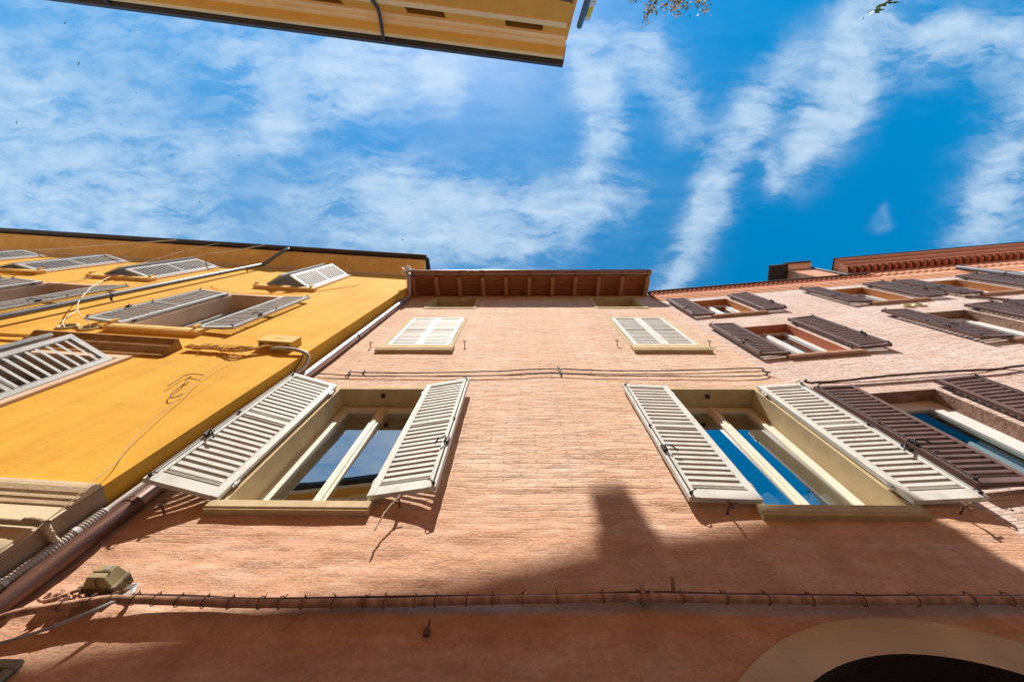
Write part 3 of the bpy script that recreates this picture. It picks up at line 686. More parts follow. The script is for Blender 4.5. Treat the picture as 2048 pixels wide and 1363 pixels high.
# shutter stops: small blocks at the sill ends
for c, z in ((C1, YM[0]), (C2, YM[0]), (C1, YU[0]), (C2, YU[0]), (C3, YU[0])):
    for u in (c[0] - .12, c[1] + .08):
        s = MB(); s.box(u - .02, u + .02, -.10, 0.02, z - .06, z - .02); s.box(u - .022, u + .022, -.115, -.085, z - .06, z + .07)
        s.build('shutter_stop', M['yellow_trim'], yel, bevel=.004)
MG = M['shutter_grey']
for c in (C1, C2, C3):                                        # middle floor: thrown open
    shutter(yel, .55, 2.22, 'yellow_open', MG, (c[0] - .03, .035), 7.05, -1, 4)
    shutter(yel, .55, 2.22, 'yellow_open', MG, (c[1] + .03, .035), 7.05, 1, 3.5)
def ajar(c, z, h, a1, a2, kind='yellow'):
    w = (c[1] - c[0]) / 2 - .008
    shutter(yel, w, h, kind, MG, (c[0] + .002, .032 - .03), z, 1, a1, False); shutter(yel, w, h, kind, MG, (c[1] - .002, .032 - .03), z, -1, a2, False)
ajar(C1, 10.35, 2.08, 33, 33); ajar(C2, 10.35, 2.08, 23, 18); ajar(C3, 10.35, 2.08, 15, 14); ajar(C4, 10.35, 2.08, 12, 12)
ajar(C1, 3.97, 1.86, 34, 34, 'yellow')

# ================================================================== ROSE BRICK HOUSE
rose = empty('rose_brick_house', 'long pale rose brick house with dark brown shutters and red cornice on the right', 'house', (FR.x, FR.y, 0), FR.a)
K1, K2, K3, K4 = (.60, 1.44), (3.56, 4.42), (5.58, 6.42), (7.62, 8.44)
G1 = (.585, 1.375)
ZT, ZM_, ZL = (9.22, 10.58), (6.93, 8.42), (4.12, 5.73)
RWs = [(*K1, *ZT), (*K2, *ZT), (*K3, *ZT), (*K4, *ZT), (*K1, *ZM_), (*K2, *ZM_), (*K3, *ZM_), (*K4, *ZM_), (*G1, *ZL), (*K2, *ZL)]
b = MB()
wall_grid(b, 0.003, 18, 0, 11.7, RWs, (.4, .4))
b.box(.004, .03, .05, 8, 0, 11.7); b.box(17.97, 18, .05, 8, 0, 11.7); b.box(0.02, 18, 7.9, 7.95, 0, 11.7); b.box(.05, 17.9, .06, 7.9, 11.55, 11.62)
b.build('wall', M['rose'], rose)
def rwin(c, z, mrev, leaves=2, **kw):
    return window(rose, *c, *z, .14, M['wframe_white'], mrev, None, (c[0] - .09, c[1] + .09, .055, z[0] - .10, z[0] - .005, M['sill_brick']), fw=.055 if leaves == 2 else .10, leaves=leaves, proud=-.004, mglass='glass' if leaves == 2 else 'glass_clear', **kw)
for c in (K1, K2, K3, K4): rwin(c, ZT, M['orange_reveal'], 2, blind=9.95)
rwin(K1, ZM_, M['brick_reveal_red'])
rwin(K2, ZM_, M['brick_reveal'], 1, blind=7.0); rwin(K3, ZM_, M['brick_reveal'], 1, blind=7.1); rwin(K4, ZM_, M['brick_reveal'], 1)
rwin(G1, ZL, M['brick_reveal'], 1, curtain=[(G1[0] + .1, G1[1] - .1, 5.1)]); rwin(K2, ZL, M['brick_reveal'], 1)
MBR = M['shutter_brown']
for c, z in [(k, ZT) for k in (K1, K2, K3, K4)] + [(k, ZM_) for k in (K1, K2, K3, K4)] + [(G1, ZL), (K2, ZL)]:
    h = z[1] - z[0] + .10
    a1, a2 = (2, 2) if c != K2 else (3, 2)
    shutter(rose, .43, h, 'brown', MBR, (c[0] - .03, .03), z[0] + .0, -1, a1)
    shutter(rose, .43, h, 'brown', MBR, (c[1] + .07, .03), z[0] + .0, 1, a2)
# lower cornice
b = MB()
def bead(z, r, p): return [(p + r * .4 * math.sin(pi * i / 6), z + r * (1 - math.cos(pi * i / 6))) for i in range(7)]
pr = [(-.02, 10.85), (.008, 10.85), (.008, 10.925), (.021, 10.93), (.021, 11.01), (.035, 11.015), (.035, 11.10), (.049, 11.105), (.049, 11.20), (-.02, 11.215)]
b.sweep(pr, .01, 18)
b.build('cornice', M['salmon'], rose)
b = MB(); b.box(.01, 5.35, -.05, .02, 11.22, 11.50); b.box(.01, 5.35, -.085, .02, 11.50, 11.545)
u = .03
while u < 5.3: b.box(u, u + .06, -.075, -.045, 11.40, 11.495); u += .115
b.build('frieze', M['redbrick'], rose)
b = MB(); b.box(5.36, 18, -.05, .02, 11.22, 11.42); b.box(5.355, 18, -.085, .02, 11.42, 11.47)
u = 5.36
while u < 18: b.box(u, u + .09, -.08, -.045, 11.33, 11.418); u += .17
b.build('dentil_course', M['salmon'], rose)
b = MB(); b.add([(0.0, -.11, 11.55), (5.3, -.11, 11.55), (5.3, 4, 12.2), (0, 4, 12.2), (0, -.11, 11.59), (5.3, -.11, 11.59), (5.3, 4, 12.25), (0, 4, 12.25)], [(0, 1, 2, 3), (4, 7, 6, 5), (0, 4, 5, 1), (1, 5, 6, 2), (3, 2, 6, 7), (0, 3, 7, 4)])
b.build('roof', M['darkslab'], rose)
# raised right-hand storey with bracketed cornice
b = MB(); b.box(5.36, 18, .0, 7, 11.6, 12.75); b.build('raised_wall', M['redbrick'], rose)
b = MB(); b.sweep([(-.02, 12.30), (.17, 12.30), (.17, 12.36), (.19, 12.40), (.22, 12.46), (.235, 12.50), (.235, 12.54), (.27, 12.60), (.30, 12.66), (.31, 12.71), (-.02, 12.74)], 5.37, 18)
b.build('raised_cornice', M['redbrick'], rose, bevel=.004)
b = MB(); b.box(5.34, 18, -.33, 6.8, 12.745, 12.785); b.build('raised_roof', M['darkslab'], rose)
b = MB(); b.add([(5.355, 0.0, 11.6), (5.355, .0, 12.2), (5.355, -.16, 12.28), (5.355, -.31, 12.74), (5.355, .4, 12.74), (5.355, .4, 11.6)], [(0, 1, 2, 3, 4, 5)]); b.build('raised_end', M['salmon_wall'], rose)
u = 5.46
while u < 12.6:
    s = MB(); s.tube([(u, .0, 12.20), (u, -.07, 12.19), (u, -.12, 12.205), (u, -.145, 12.25)], [.05, .055, .05, .03], 10); s.box(u - .05, u + .05, -.15, 0.01, 12.24, 12.298)
    s.build('bracket', M['redbrick'], rose); u += .175
b = MB(); b.box(12.6, 18, -.1, 0.01, 12.16, 12.29); b.build('bracket_row', M['redbrick'], rose)
# little roof room behind the lower cornice
b = MB(); b.box(4.62, 5.22, .04, 1.1, 11.5, 13.50); b.build('roof_room_wall', M['salmon_wall'], rose)
b = MB(); b.sweep([(-.03, 13.46), (.0, 13.46), (.03, 13.50), (.09, 13.55), (.12, 13.56), (.12, 13.60), (-.03, 13.60)], 4.62, 5.30); b.build('roof_room_cornice', M['salmon'], rose)
b = MB(); b.box(4.56, 5.32, -.17, 1.2, 13.605, 13.65); b.box(4.08, 4.60, -.15, .32, 13.47, 13.53); b.build('roof_room_roof', M['darkslab'], rose)
b = MB(); b.tube([(5.27, .02, 11.5), (5.27, .02, 13.5)], .03, 8); b.build('roof_room_pipe', M['darkmetal'], rose)

# ================================================================== OCHRE HOUSE OPPOSITE
och = empty('ochre_house', 'ochre house across the street seen only by its deep stepped cornice overhead', 'house', (FO.x, FO.y, 0), FO.a)
# its own frame: x runs west (away from its corner), -y towards the street; eave line at y=0, wall at y=.5
b = MB()
OV = [(.74, 1.76, 14.52, 14.86), (3.46, 4.50, 14.52, 14.86), (6.3, 7.3, 14.52, 14.86)]
OW_ = [(.62, 1.60, 10.92, 12.85)]
bb = MB(); wall_grid(bb, .02, 22, 0, 15.3, OV + OW_, (1.0, 1.0))
bb.v = [(x, y + .5, z) for x, y, z in bb.v]; b = bb
b.box(.0, .02, .5, 9, 0, 15.3); b.box(21.98, 22.0, .5, 9, 0, 15.3); b.box(0, 22, 8.95, 9, 0, 15.3); b.box(.1, 21.9, .9, 8.9, 14.95, 15.2)
b.build('wall', M['ochre'], och)
for a, c, e, f in OV:
    s = MB(); s.box(a - .01, c + .01, .74, .78, e - .01, f + .01); s.box(a - .012, a, .49, .78, e, f); s.box(c, c + .012, .49, .78, e, f); s.box(a, c, .495, .78, f, f + .012); s.build('attic_vent', M['vent_dark'], och)
def osweep(pts, x0, x1, name, m):
    s = MB(); s.sweep([(-o, z) for o, z in pts], x0, x1); return s.build(name, m, och, bevel=.004)
osweep([(.52, 14.16), (.47, 14.16), (.455, 14.22), (.47, 14.26), (.455, 14.30), (.44, 14.36), (.455, 14.42), (.52, 14.44)], .10, 22, 'string_course', M['ochre_pale'])
osweep([(.52, 14.93), (.45, 14.93), (.44, 14.98), (.42, 15.0), (.405, 15.02), (.34, 15.05), (.33, 15.08), (.27, 15.12), (.52, 15.16)], .05, 22, 'lower_cornice', M['ochre_pale'])
osweep([(.52, 15.16), (.27, 15.12), (.265, 15.17), (.21, 15.24), (.16, 15.36), (.145, 15.42), (.52, 15.46)], .03, 22, 'cornice_cove', M['ochre'])
osweep([(.52, 15.46), (.145, 15.43), (.115, 15.46), (.10, 15.52), (.11, 15.60), (.52, 15.66)], .02, 22, 'cornice_fascia', M['ochre_pale'])
s = MB(); s.box(-.01, 22, .0, .10, 15.70, 15.88); s.tube([(-.01, -.002, 15.88), (22, -.002, 15.88)], .012, 6); s.box(-.02, 22, .05, .5, 15.665, 15.695); s.build('gutter', M['darkgutter'], och, bevel=.02)
s = MB(); s.add([(-.02, .02, 15.90), (22, .02, 15.90), (22, 4.6, 18.3), (-.02, 4.6, 18.3), (22, 9.2, 15.9), (-.02, 9.2, 15.9)], [(0, 1, 2, 3), (3, 2, 4, 5)])
s.add([(0, .05, 15.7), (0, 4.6, 18.28), (0, 9.1, 15.7)], [(0, 1, 2)]); s.add([(21.99, .05, 15.7), (21.99, 4.6, 18.28), (21.99, 9.1, 15.7)], [(0, 1, 2)])
s.build('roof', M['tile'], och)
# chimney whose shadow falls across the pink wall
s = MB(); cu, cv = 2.58, 1.25
s.box(cu - .185, cu + .185, cv - .2, cv + .2, 15.6, 18.1); s.box(cu - .15, cu + .15, cv - .16, cv + .16, 18.1, 18.62); s.build('chimney', M['redbrick'], och, bevel=.01)
w_ = MB(); c_ = OW_[0]
window(och, c_[0], c_[1], c_[2], c_[3], .68, M['wframe_grey'], M['ochre_pale'], None, None, fw=.06, proud=-.49)
for sd, hg in ((-1, c_[0] - .03), (1, c_[1] + .03)):
    shutter(och, .48, 2.02, 'brown', M['shutter_brown'], (hg, -.47), 10.92, sd, 3)

# lower roof-garden house next to it, just above the frame
gar = empty('garden_house', 'lower ochre house across the street carrying a planted roof terrace', 'house', (1.9, -4.75, 0), 0)
s = MB(); s.box(0, 8, -7, 0, 0, 12.4); s.build('wall', M['ochre'], gar)
s = MB(); s.box(-.02, 8.02, -.35, .06, 12.402, 12.5); s.build('parapet', M['stone'], gar, bevel=.01)

# ================================================================== PIPES
def pipe(name, pts, r, m, label, clamps=(), collar=None, cl_m=None):
    """a drainpipe as a thing; pts in world space"""
    o0 = Vector(pts[0]); b = MB(); P = smooth_path(pts, 3) if len(pts) > 3 else [Vector(p) for p in pts]
    b.tube([p - o0 for p in P], r, 14); o = tag(b.build(name, m, None, o0), label, 'drainpipe')
    for c in clamps:
        s = MB(); c = Vector(c) - o0; s.tube([c - Vector((0, 0, .014)), c + Vector((0, 0, .014))], r * 1.12 if not isinstance(r, list) else max(r) * 1.1, 14)
        s.box(c.x - .012, c.x + .012, c.y + r * .9, c.y + r * 2.3, c.z - .012, c.z + .012); s.build('clamp', cl_m or M['darkmetal'], o)
    return o
dp = pipe('drainpipe', [(-2.735, 1.44, 11.40), (-2.735, 1.46, 11.30), (-2.73, 1.70, 11.22), (-2.725, 1.90, 11.15), (-2.72, 1.935, 11.0), (-2.72, 1.94, 10.9), (-2.72, 1.94, 9.0), (-2.72, 1.94, 6.0), (-2.72, 1.935, 3.6)], .053, M['copper'],
          'brown copper drainpipe running down the corner between the yellow and pink houses', [(-2.72, 1.94, 7.85), (-2.72, 1.94, 10.55), (-2.72, 1.94, 5.0)])
s = MB(); o0 = dp.location; s.tube([(-2.72 - o0.x, 1.93 - o0.y, z - o0.z) for z in (3.86, 0.1)], .058, 16); s.tube([(-2.72 - o0.x, 1.93 - o0.y, z - o0.z) for z in (3.875, 3.83)], .062, 16); s.build('lower_sleeve', M['copper_dark'], dp)
pipe('drainpipe', [FY.w(-4.02, .50, 13.40), FY.w(-4.04, .49, 13.30), FY.w(-4.12, .40, 13.08), FY.w(-4.34, .16, 12.72), FY.w(-4.40, .12, 12.60), FY.w(-4.40, .12, 12.4), FY.w(-4.40, .12, 9.0), FY.w(-4.40, .12, 4.0), FY.w(-4.40, .12, .1)], .046, M['zinc'],
     'grey zinc drainpipe with a dark elbow crossing the yellow facade', [FY.w(-4.40, .12, 8.35), FY.w(-4.40, .12, 12.0)])
pipe('drainpipe', [FR.w(7.20, .10, 11.35), FR.w(7.20, .10, 9.0), FR.w(7.20, .10, .1)], .05, M['zinc'], 'grey zinc drainpipe under the red cornice of the rose house', [FR.w(7.20, .10, 10.35)])
pipe('drainpipe', [FO.w(5.42, -.03, 15.72), FO.w(5.42, -.06, 15.60), FO.w(5.38, -.16, 15.35), FO.w(5.30, -.30, 14.95), FO.w(5.25, -.40, 14.6), FO.w(5.25, -.41, 14.4), FO.w(5.25, -.41, 13), FO.w(5.25, -.41, 6), FO.w(5.25, -.41, .1)], .05, M['darkgutter'],
     'dark drainpipe bending out to the gutter under the ochre cornice', [FO.w(5.25, -.41, 13.2)])
pipe('drainpipe', [FO.w(13.62, -.04, 15.74), FO.w(13.60, -.08, 15.58), FO.w(13.4, -.26, 15.0), FO.w(13.3, -.40, 14.6), FO.w(13.3, -.41, 14.4), FO.w(13.3, -.41, 6), FO.w(13.3, -.41, .1)], .055, M['darkgutter'],
     'dark gutter outlet at the far left end of the ochre eave')
# round-topped pipe at the corner of the ochre house
b = MB(); q = FO.w(-.23, -.5, 14.35); b.tube([(0, 0, -5), (0, 0, -.06), (0, 0, -.03), (0, 0, -.01), (0, 0, 0)], [.075, .075, .066, .045, .015], 14)
vp = tag(b.build('vent_pipe', M['bluemetal'], None, q), 'blue black round topped metal pipe standing beside the ochre house corner', 'pipe')
b = MB(); b.box(.08, .20, -.02, .03, -1.05, -.62); b.build('clamp', M['yellowplastic'], vp, bevel=.005)
b = MB(); b.box(.07, .22, -.01, .02, -.60, -.40); b.box(.07, .22, -.01, .02, -1.35, -1.12); b.build('strap', M['spike'], vp)
# spiky ball at the end of the pink gutter
b = MB(); b.ball((0, 0, 0), .085, 10, 7)
for i in range(60):
    d = Vector((random.gauss(0, 1), random.gauss(0, 1), random.gauss(0, 1))).normalized(); l = random.uniform(.13, .19)
    b.tube([d * .07, d * l], [.026, .010], 5)
tag(b.build('gutter_strainer', M['spike'], None, (-2.81, 1.36, 11.53)), 'white spiky ball sitting on the left end of the brown gutter', 'bird deterrent')

# ================================================================== BOXES AND CONDUITS
jb = empty('junction_box', 'stained olive plastic junction box on the pink wall above the painted conduit', 'junction box', (-2.315, 2.0, 3.262))
b = MB(); b.box(-.088, .088, -.062, .0, -.052, .052); b.box(-.104, -.084, -.070, -.026, -.060, .042); b.box(.084, .104, -.070, -.026, -.060, .042)
for i in range(6): b.box(-.070 + i * .025, -.058 + i * .025, -.066, -.008, -.058, -.050)
b.build('base', M['boxolive_dark'], jb, bevel=.003)
b = MB()
b.add([(-.084, -.066, -.050), (.084, -.066, -.050), (.084, -.066, .050), (-.084, -.066, .050), (-.046, -.128, -.043), (.046, -.128, -.043), (.046, -.128, .043), (-.046, -.128, .043)], [(0, 1, 5, 4), (1, 2, 6, 5), (2, 3, 7, 6), (3, 0, 4, 7), (4, 5, 6, 7), (0, 3, 2, 1)])
b.box(-.089, .089, -.071, -.062, -.054, .054); b.build('lid', M['boxolive'], jb, bevel=.010)
b = MB(); b.box(-.003, .003, -.122, -.068, -.0515, -.046); b.box(-.05, .05, -.1315, -.127, -.006, .006); b.build('seam', M['boxolive_dark'], jb, bevel=.002)
b = MB(); b.box(.0, .03, -.131, -.127, .010, .034); b.build('sticker', M['greycable'], jb)
for x in (-.094, .094):
    b = MB(); b.tube([(x, -.073, -.045), (x, -.066, -.045)], .007, 8); b.build('screw', M['steel'], jb)
b = MB(); b.box(.094, .106, -.042, -.012, -.042, .042)
for z in (-.026, -.004, .018): b.tube([(.09, -.030, z), (.112, -.030, z)], .0075, 8)
b.build('gland_plate', M['boxolive_dark'], jb, bevel=.003)
for dz, dr in ((0, 0), (-.012, .012), (.012, -.010)):
    cable('cable', FP, [(-2.18, .04, 3.235 + dz), (-2.125, .05, 3.235 + dz), (-2.10 + dr, .065, 3.19 + dz * .5), (-2.13 + dr * .6, .085, 3.11), (-2.235, .11, 2.985 + dz * .3), (-2.345, .125, 2.90), (-2.47, .13, 2.855), (-2.62, .14, 2.83)], .0065, M['greycable'],
          'thin grey cable looping down from the olive junction box', 'cable', 'grey cables from the olive junction box')
b = MB()
for i in range(26):
    a = Vector((random.uniform(-.085, .085), random.uniform(-.05, -.01), random.uniform(-.025, .025))); c = a + Vector((random.uniform(-.04, .04), random.uniform(-.03, .02), random.uniform(-.035, .035))); e = c + Vector((random.uniform(-.04, .04), random.uniform(-.02, .02), random.uniform(-.03, .03)))
    b.tube(smooth_path([a, c, e], 4), .0075, 6)
tag(b.build('cable_knot', M['pinkcable'], None, (-2.47, 1.98, 3.165)), 'tangle of pink painted cable ends beside the olive junction box', 'cable')
cp = [(-2.68, .05, 3.02), (-2.57, .075, 3.055), (-2.38, .075, 3.10), (-2.2, .075, 3.135), (-2.06, .075, 3.14), (-1.74, .07, 3.135), (-1.38, .07, 3.13), (-.63, .07, 3.15), (.15, .07, 3.18), (.68, .07, 3.195), (1.15, .07, 3.195), (1.83, .07, 3.195), (2.59, .07, 3.21), (3.2, .07, 3.21)]
con = cable('conduit', FP, cp, .0205, M['pinkcable'], 'thick pink painted conduit tied along the pink wall above the arch', 'conduit', jitter=.0015, k=6, n=10)
b = MB(); o0 = con.location
for off, r in ((.028, .0075), (.038, .0055)):
    P = smooth_path([FP.w(u, p - .01, z + off + .006 * sin(u * 5 + off * 99)) for u, p, z in cp[2:]], 8); b.tube([p - o0 for p in P], r, 6)
b.build('side_cable', M['browncable'], con)
b = MB(); P = smooth_path([FP.w(*q) for q in cp], 30)
lastx = -9
for p in P[60:]:
    st = .13 if p.x < .1 else .26
    if p.x - lastx > st * random.uniform(.7, 1.3):
        lastx = p.x; tl = random.uniform(-.015, .015)
        s = MB(); ring = [(p.x - o0.x + tl * .3 * sin(i), p.y - o0.y + .024 * cos(2 * pi * i / 10), p.z - o0.z + .006 + .034 * sin(2 * pi * i / 10)) for i in range(11)]
        s.tube(ring, .0028, 5); s.tube([ring[2], (ring[2][0] + tl, ring[2][1] - .012, ring[2][2] + .012)], .003, 5)
        s.build('tie', M['browncable'], con)
s = MB(); s.box(.64 - o0.x, .66 - o0.x, 1.905 - o0.y, 1.99 - o0.y, 3.20 - o0.z, 3.25 - o0.z); s.box(.69 - o0.x, .70 - o0.x, 1.905 - o0.y, 1.98 - o0.y, 3.2 - o0.z, 3.24 - o0.z); s.tube([(.83 - o0.x, 1.99 - o0.y, 3.235 - o0.z), (.83 - o0.x, 1.90 - o0.y, 3.30 - o0.z)], .012, 8); s.build('wall_clip', M['pinkcable'], con)
s = MB(); s.tube([(0, -.01, .10), (0, -.02, 0)], .006, 6); s.box(-.016, .016, -.03, .0, -.03, .0); tag(s.build('wall_hook', M['browncable'], None, (-.465, 2.0, 3.045)), 'small rusty hook hanging on the pink wall just below the conduit', 'hook')
c1 = cable('cable', FP, [(-2.25, .03, 6.39), (-1.65, .03, 6.37), (-.94, .03, 6.39), (-.19, .03, 6.45), (.1, .03, 6.5), (.51, .03, 6.52), (1.04, .03, 6.47), (1.76, .03, 6.46), (2.39, .03, 6.5), (2.99, .03, 6.55), (3.16, .03, 6.56), (3.18, .04, 6.50), (3.12, .04, 6.44), (3.2, .04, 6.38)], .0085, M['darkcable'],
           'upper thin dark cable strung across the pink wall between its window rows', 'cable', jitter=.004)
cable('cable', FP, [(-2.62, .03, 6.34), (-2.21, .03, 6.29), (-1.43, .03, 6.26), (-.66, .03, 6.28), (-.11, .03, 6.3), (.21, .03, 6.35), (.52, .03, 6.36), (1.0, .03, 6.3), (1.47, .03, 6.29), (2.25, .03, 6.27), (2.91, .03, 6.29), (3.1, .03, 6.33), (3.18, .03, 6.42)], .0075, M['darkcable'],
      'lower thin dark cable strung across the pink wall between its window rows', 'cable', jitter=.004)
o0 = c1.location
for (u, za, zb) in ((.51, 6.34, 6.60), (-2.24, 6.26, 6.46), (-2.06, 6.36, 6.46)):
    s = MB(); s.tube([(u - o0.x, 1.98 - o0.y, za - o0.z), (u + .02 - o0.x, 1.96 - o0.y, (za + zb) / 2 - o0.z), (u - .01 - o0.x, 1.97 - o0.y, zb - o0.z)], .010, 6); s.build('staple', M['darkcable'], c1)
rc = cable('cable', FR, [(.20, .06, 6.06), (.16, .06, 6.02), (.22, .05, 5.99), (.30, .04, 6.02), (.54, .04, 6.01), (1.13, .05, 6.03), (1.81, .05, 6.03), (2.33, .04, 6.02), (2.67, .04, 6.06), (4.2, .04, 6.08)], .014, M['darkcable'],
      'black cable with a hooked end strung along the rose wall above the lowest brown shutters', 'cable', jitter=.002)
cable('cable', FR, [(.30, .03, 6.0), (1.0, .03, 5.95), (2.0, .03, 5.97), (2.4, .03, 6.02), (2.5, .06, 5.85), (3.1, .06, 5.4)], .006, M['browncable'], 'thin brown wire drooping off the black cable on the rose wall', 'cable', jitter=.002)
b = MB(); q = FR.w(5.30, .03, 9.2)
b.tube([p - q for p in [FR.w(5.12, .03, 9.12), FR.w(5.3, .03, 8.9), FR.w(5.45, .03, 8.62), FR.w(5.5, .03, 8.4)]], .022, 8)
tag(b.build('cable', M['browncable'], None, q), 'short brown painted cable on the rose wall between two brown shutters', 'cable')

# yellow facade
yb = empty('junction_box', 'yellow painted flat junction box near the corner of the yellow house', 'junction box', FY.w(-.45, 0, 6.68), FY.a)
b = MB(); b.box(-.225, .225, -.10, 0, -.125, .13); b.build('case', M['boxyellow'], yb, bevel=.008)
b = MB(); b.box(-.23, .23, -.112, -.10, -.13, .135); b.box(-.06, .06, -.116, -.111, -.01, .015); b.build('lid', M['boxyellow'], yb, bevel=.006)
b = MB()
for x in (-.18, -.04, .17): b.tube([(x, -.05, -.12), (x, -.05, -.145)], .026, 10)
b.build('gland', M['ventdark'], yb)
pv = cable('conduit', FP, [(-3.27, .305, 6.55), (-3.25, .33, 6.46), (-3.12, .345, 6.44), (-2.95, .325, 6.44), (-2.80, .29, 6.42), (-2.745, .235, 6.38), (-2.75, .16, 6.28), (-2.785, .12, 6.12), (-2.79, .115, 5.7), (-2.79, .11, 4.6), (-2.79, .11, 3.70)], .024, M['pvc'],
           'pale grey plastic conduit bending round the yellow corner and down beside the drainpipe', 'conduit', k=6, n=12)
o0 = pv.location; b = MB(); pts = []; rr = []
for i in range(260):
    z = 3.74 - i * .0045; pts.append(Vector((-2.79, 1.89, z)) - o0); rr.append(.035 if (i // 2) % 2 else .029)
b.tube(pts, rr, 14); b.build('corrugated_hose', M['pvc'], pv)
b = MB()
for z in (3.55, 3.18): b.tube([Vector((-2.79, 1.89, z - .012)) - o0, Vector((-2.79, 1.89, z + .012)) - o0], .038, 12)
b.build('hose_clip', M['spike'], pv)
for (z, lab) in ((0.0, 'upper'), (-.045, 'lower')):
    cable('cable', FY, [(-16, .04, 6.42 + z), (-9, .04, 6.40 + z), (-5, .04, 6.38 + z), (-3.70, .045, 6.36 + z), (-3.30, .05, 6.38 + z)], .014, M['yelcable'], f'{lab} yellow painted cable running left from the ochre hood', 'cable', jitter=.006)
for i, (z, lab) in enumerate(((.02, 'uppermost'), (-.02, 'middle'), (-.06, 'lowermost'))):
    cable('cable', FY, [(-1.45, .05, 6.37 + z), (-1.3, .04, 6.35 + z), (-1.1, .05, 6.36 + z), (-.97, .04, 6.34 + z), (-.75, .07, 6.33 + z * 2), (-.62, .06, 6.38 + z), (-.55 + .04 * i, .07, 6.45), (-.52 + .08 * i, .06, 6.56)], .013, M['yelcable'],
          f'{lab} yellow painted cable between the ochre hood and the yellow junction box', 'cable', jitter=.008)
for i in range(5):
    u = -1.25 + i * .13; z = 6.36; b = MB(); q = FY.w(u, .05, z)
    r_ = random.uniform(.03, .06); b.tube([Vector((r_ * cos(t * .9) + .01 * t, -.01 - .004 * t, r_ * sin(t * .9) * 1.2)) for t in range(8)], .0035, 5)
    tag(b.build('wire_curl', M['browncable'], None, q), 'small loose curl of wire on the yellow cables by the junction box', 'wire', 'wire curls on the yellow cables')
cable('cable', FY, [(-.45, .05, 6.54), (-.38, .07, 6.46), (-.2, .06, 6.42), (-.02, .05, 6.40), (.03, .0, 6.33), (.03, -.06, 6.2), (.03, -.12, 6.05), (.03, -.16, 5.8)], .009, M['browncable'], 'thin brown cable looping from the yellow junction box round the corner', 'cable')
cable('wire', FY, [(-.64, .07, 6.40), (-.66, .06, 6.12), (-.645, .06, 5.82), (-.59, .06, 5.48), (-.48, .055, 5.15), (-.39, .055, 4.82), (-.225, .055, 4.30), (-.085, .055, 4.02), (-.0, .07, 3.75), (.04, .06, 3.57), (.05, .05, 3.43), (.09, .05, 3.24), (.1, .05, 2.6)], .003, M['rope'],
      'long thin wire hanging from the yellow junction box down to the stone band', 'wire')
cable('wire', FY, [(-.64, .035, 5.55), (-.78, .03, 5.57), (-.82, .03, 5.51), (-.8, .03, 5.41), (-.78, .03, 5.25)], .005, M['browncable'], 'upper loose wire end curling on the yellow wall beside the long wire', 'wire')
cable('wire', FY, [(-.73, .03, 5.50), (-.70, .05, 5.45), (-.73, .03, 5.43), (-.68, .03, 5.34), (-.64, .03, 5.19), (-.6, .03, 5.07), (-.53, .03, 5.01), (-.5, .03, 5.11)], .005, M['browncable'], 'lower loose wire end curling on the yellow wall beside the long wire', 'wire')
cable('wire', FY, [(-11.1, .1, 12.7), (-10.06, .2, 12.6), (-8.62, .4, 12.78), (-7.33, .56, 13.42)], .012, M['whitewire'], 'leftmost pale wire slung from the dark gutter to the yellow wall', 'wire', jitter=.006)
cable('wire', FY, [(-5.98, .58, 13.56), (-6.49, .4, 12.92), (-6.65, .25, 12.08), (-6.87, .15, 11.9), (-6.43, .1, 10.76), (-6.01, .08, 9.93), (-5.36, .1, 8.98), (-4.63, .13, 8.11), (-4.07, .15, 7.51), (-3.65, .12, 7.14), (-3.35, .08, 6.96), (-3.29, .01, 6.90)], .0062, M['whitewire'],
      'long pale wire falling from the dark gutter to the right vent ring', 'wire')
cable('wire', FY, [(-6.4, .1, 12.2), (-6.0, .3, 12.82), (-5.41, .4, 12.7), (-4.72, .58, 13.45)], .012, M['whitewire'], 'rightmost pale wire slung from the dark gutter over the yellow wall', 'wire', jitter=.005)
cable('wire', FY, [(-6.77, .03, 10.59), (-6.42, .03, 9.74), (-6.42, .03, 9.14)], .007, M['rope'], 'short thin wire on the yellow wall left of the zinc drainpipe', 'wire')
cable('wire', FY, [(-4.17, .05, 7.57), (-3.92, .03, 7.16), (-3.75, .03, 6.98), (-3.60, .01, 6.86)], .007, M['whitewire'], 'short pale wire ending in the left vent ring', 'wire')
cable('wire', FY, [(-3.91, .02, 10.06), (-3.54, .02, 9.74), (-3.15, .02, 9.53), (-2.6, .02, 9.55), (-1.81, .02, 10.0), (-1.42, .02, 10.58), (-1.1, .02, 11.16)], .006, M['yelcable'], 'thin yellow wire drooping on the wall under the right top window', 'wire')
cable('rope', FY, [(-3.5, .03, 3.44), (-.22, .035, 3.43), (-.08, .04, 3.44), (.0, .045, 3.435), (.035, .0, 3.43), (.04, -.08, 3.44), (.04, -.18, 3.45), (.05, -.27, 3.42)], .020, M['rope'], 'beige rope like cable wrapped round the brown corner of the yellow house', 'cable', jitter=.004, n=8)
def ring(F, u, z, r, label):
    q = F.w(u, .0, z); o = empty('vent_ring', label, 'vent', q, F.a); b = MB()
    b.tube([(r * cos(2 * pi * i / 28), -.012, r * sin(2 * pi * i / 28)) for i in range(29)], .018, 8, False); b.build('rim', M['ringcream'], o)
    b = MB(); b.tube([(0, -.004, 0), (0, .005, 0)], r, 24); b.build('mouth', M['ventdark'], o)
ring(FY, -3.60, 6.90, .10, 'left cream vent ring above the ochre hood on the yellow wall'); ring(FY, -3.29, 6.90, .10, 'right cream vent ring above the ochre hood on the yellow wall')
ring(FR, 3.88, 8.87, .075, 'left cream vent ring under a top window of the rose house'); ring(FR, 4.08, 8.87, .075, 'right cream vent ring under a top window of the rose house')
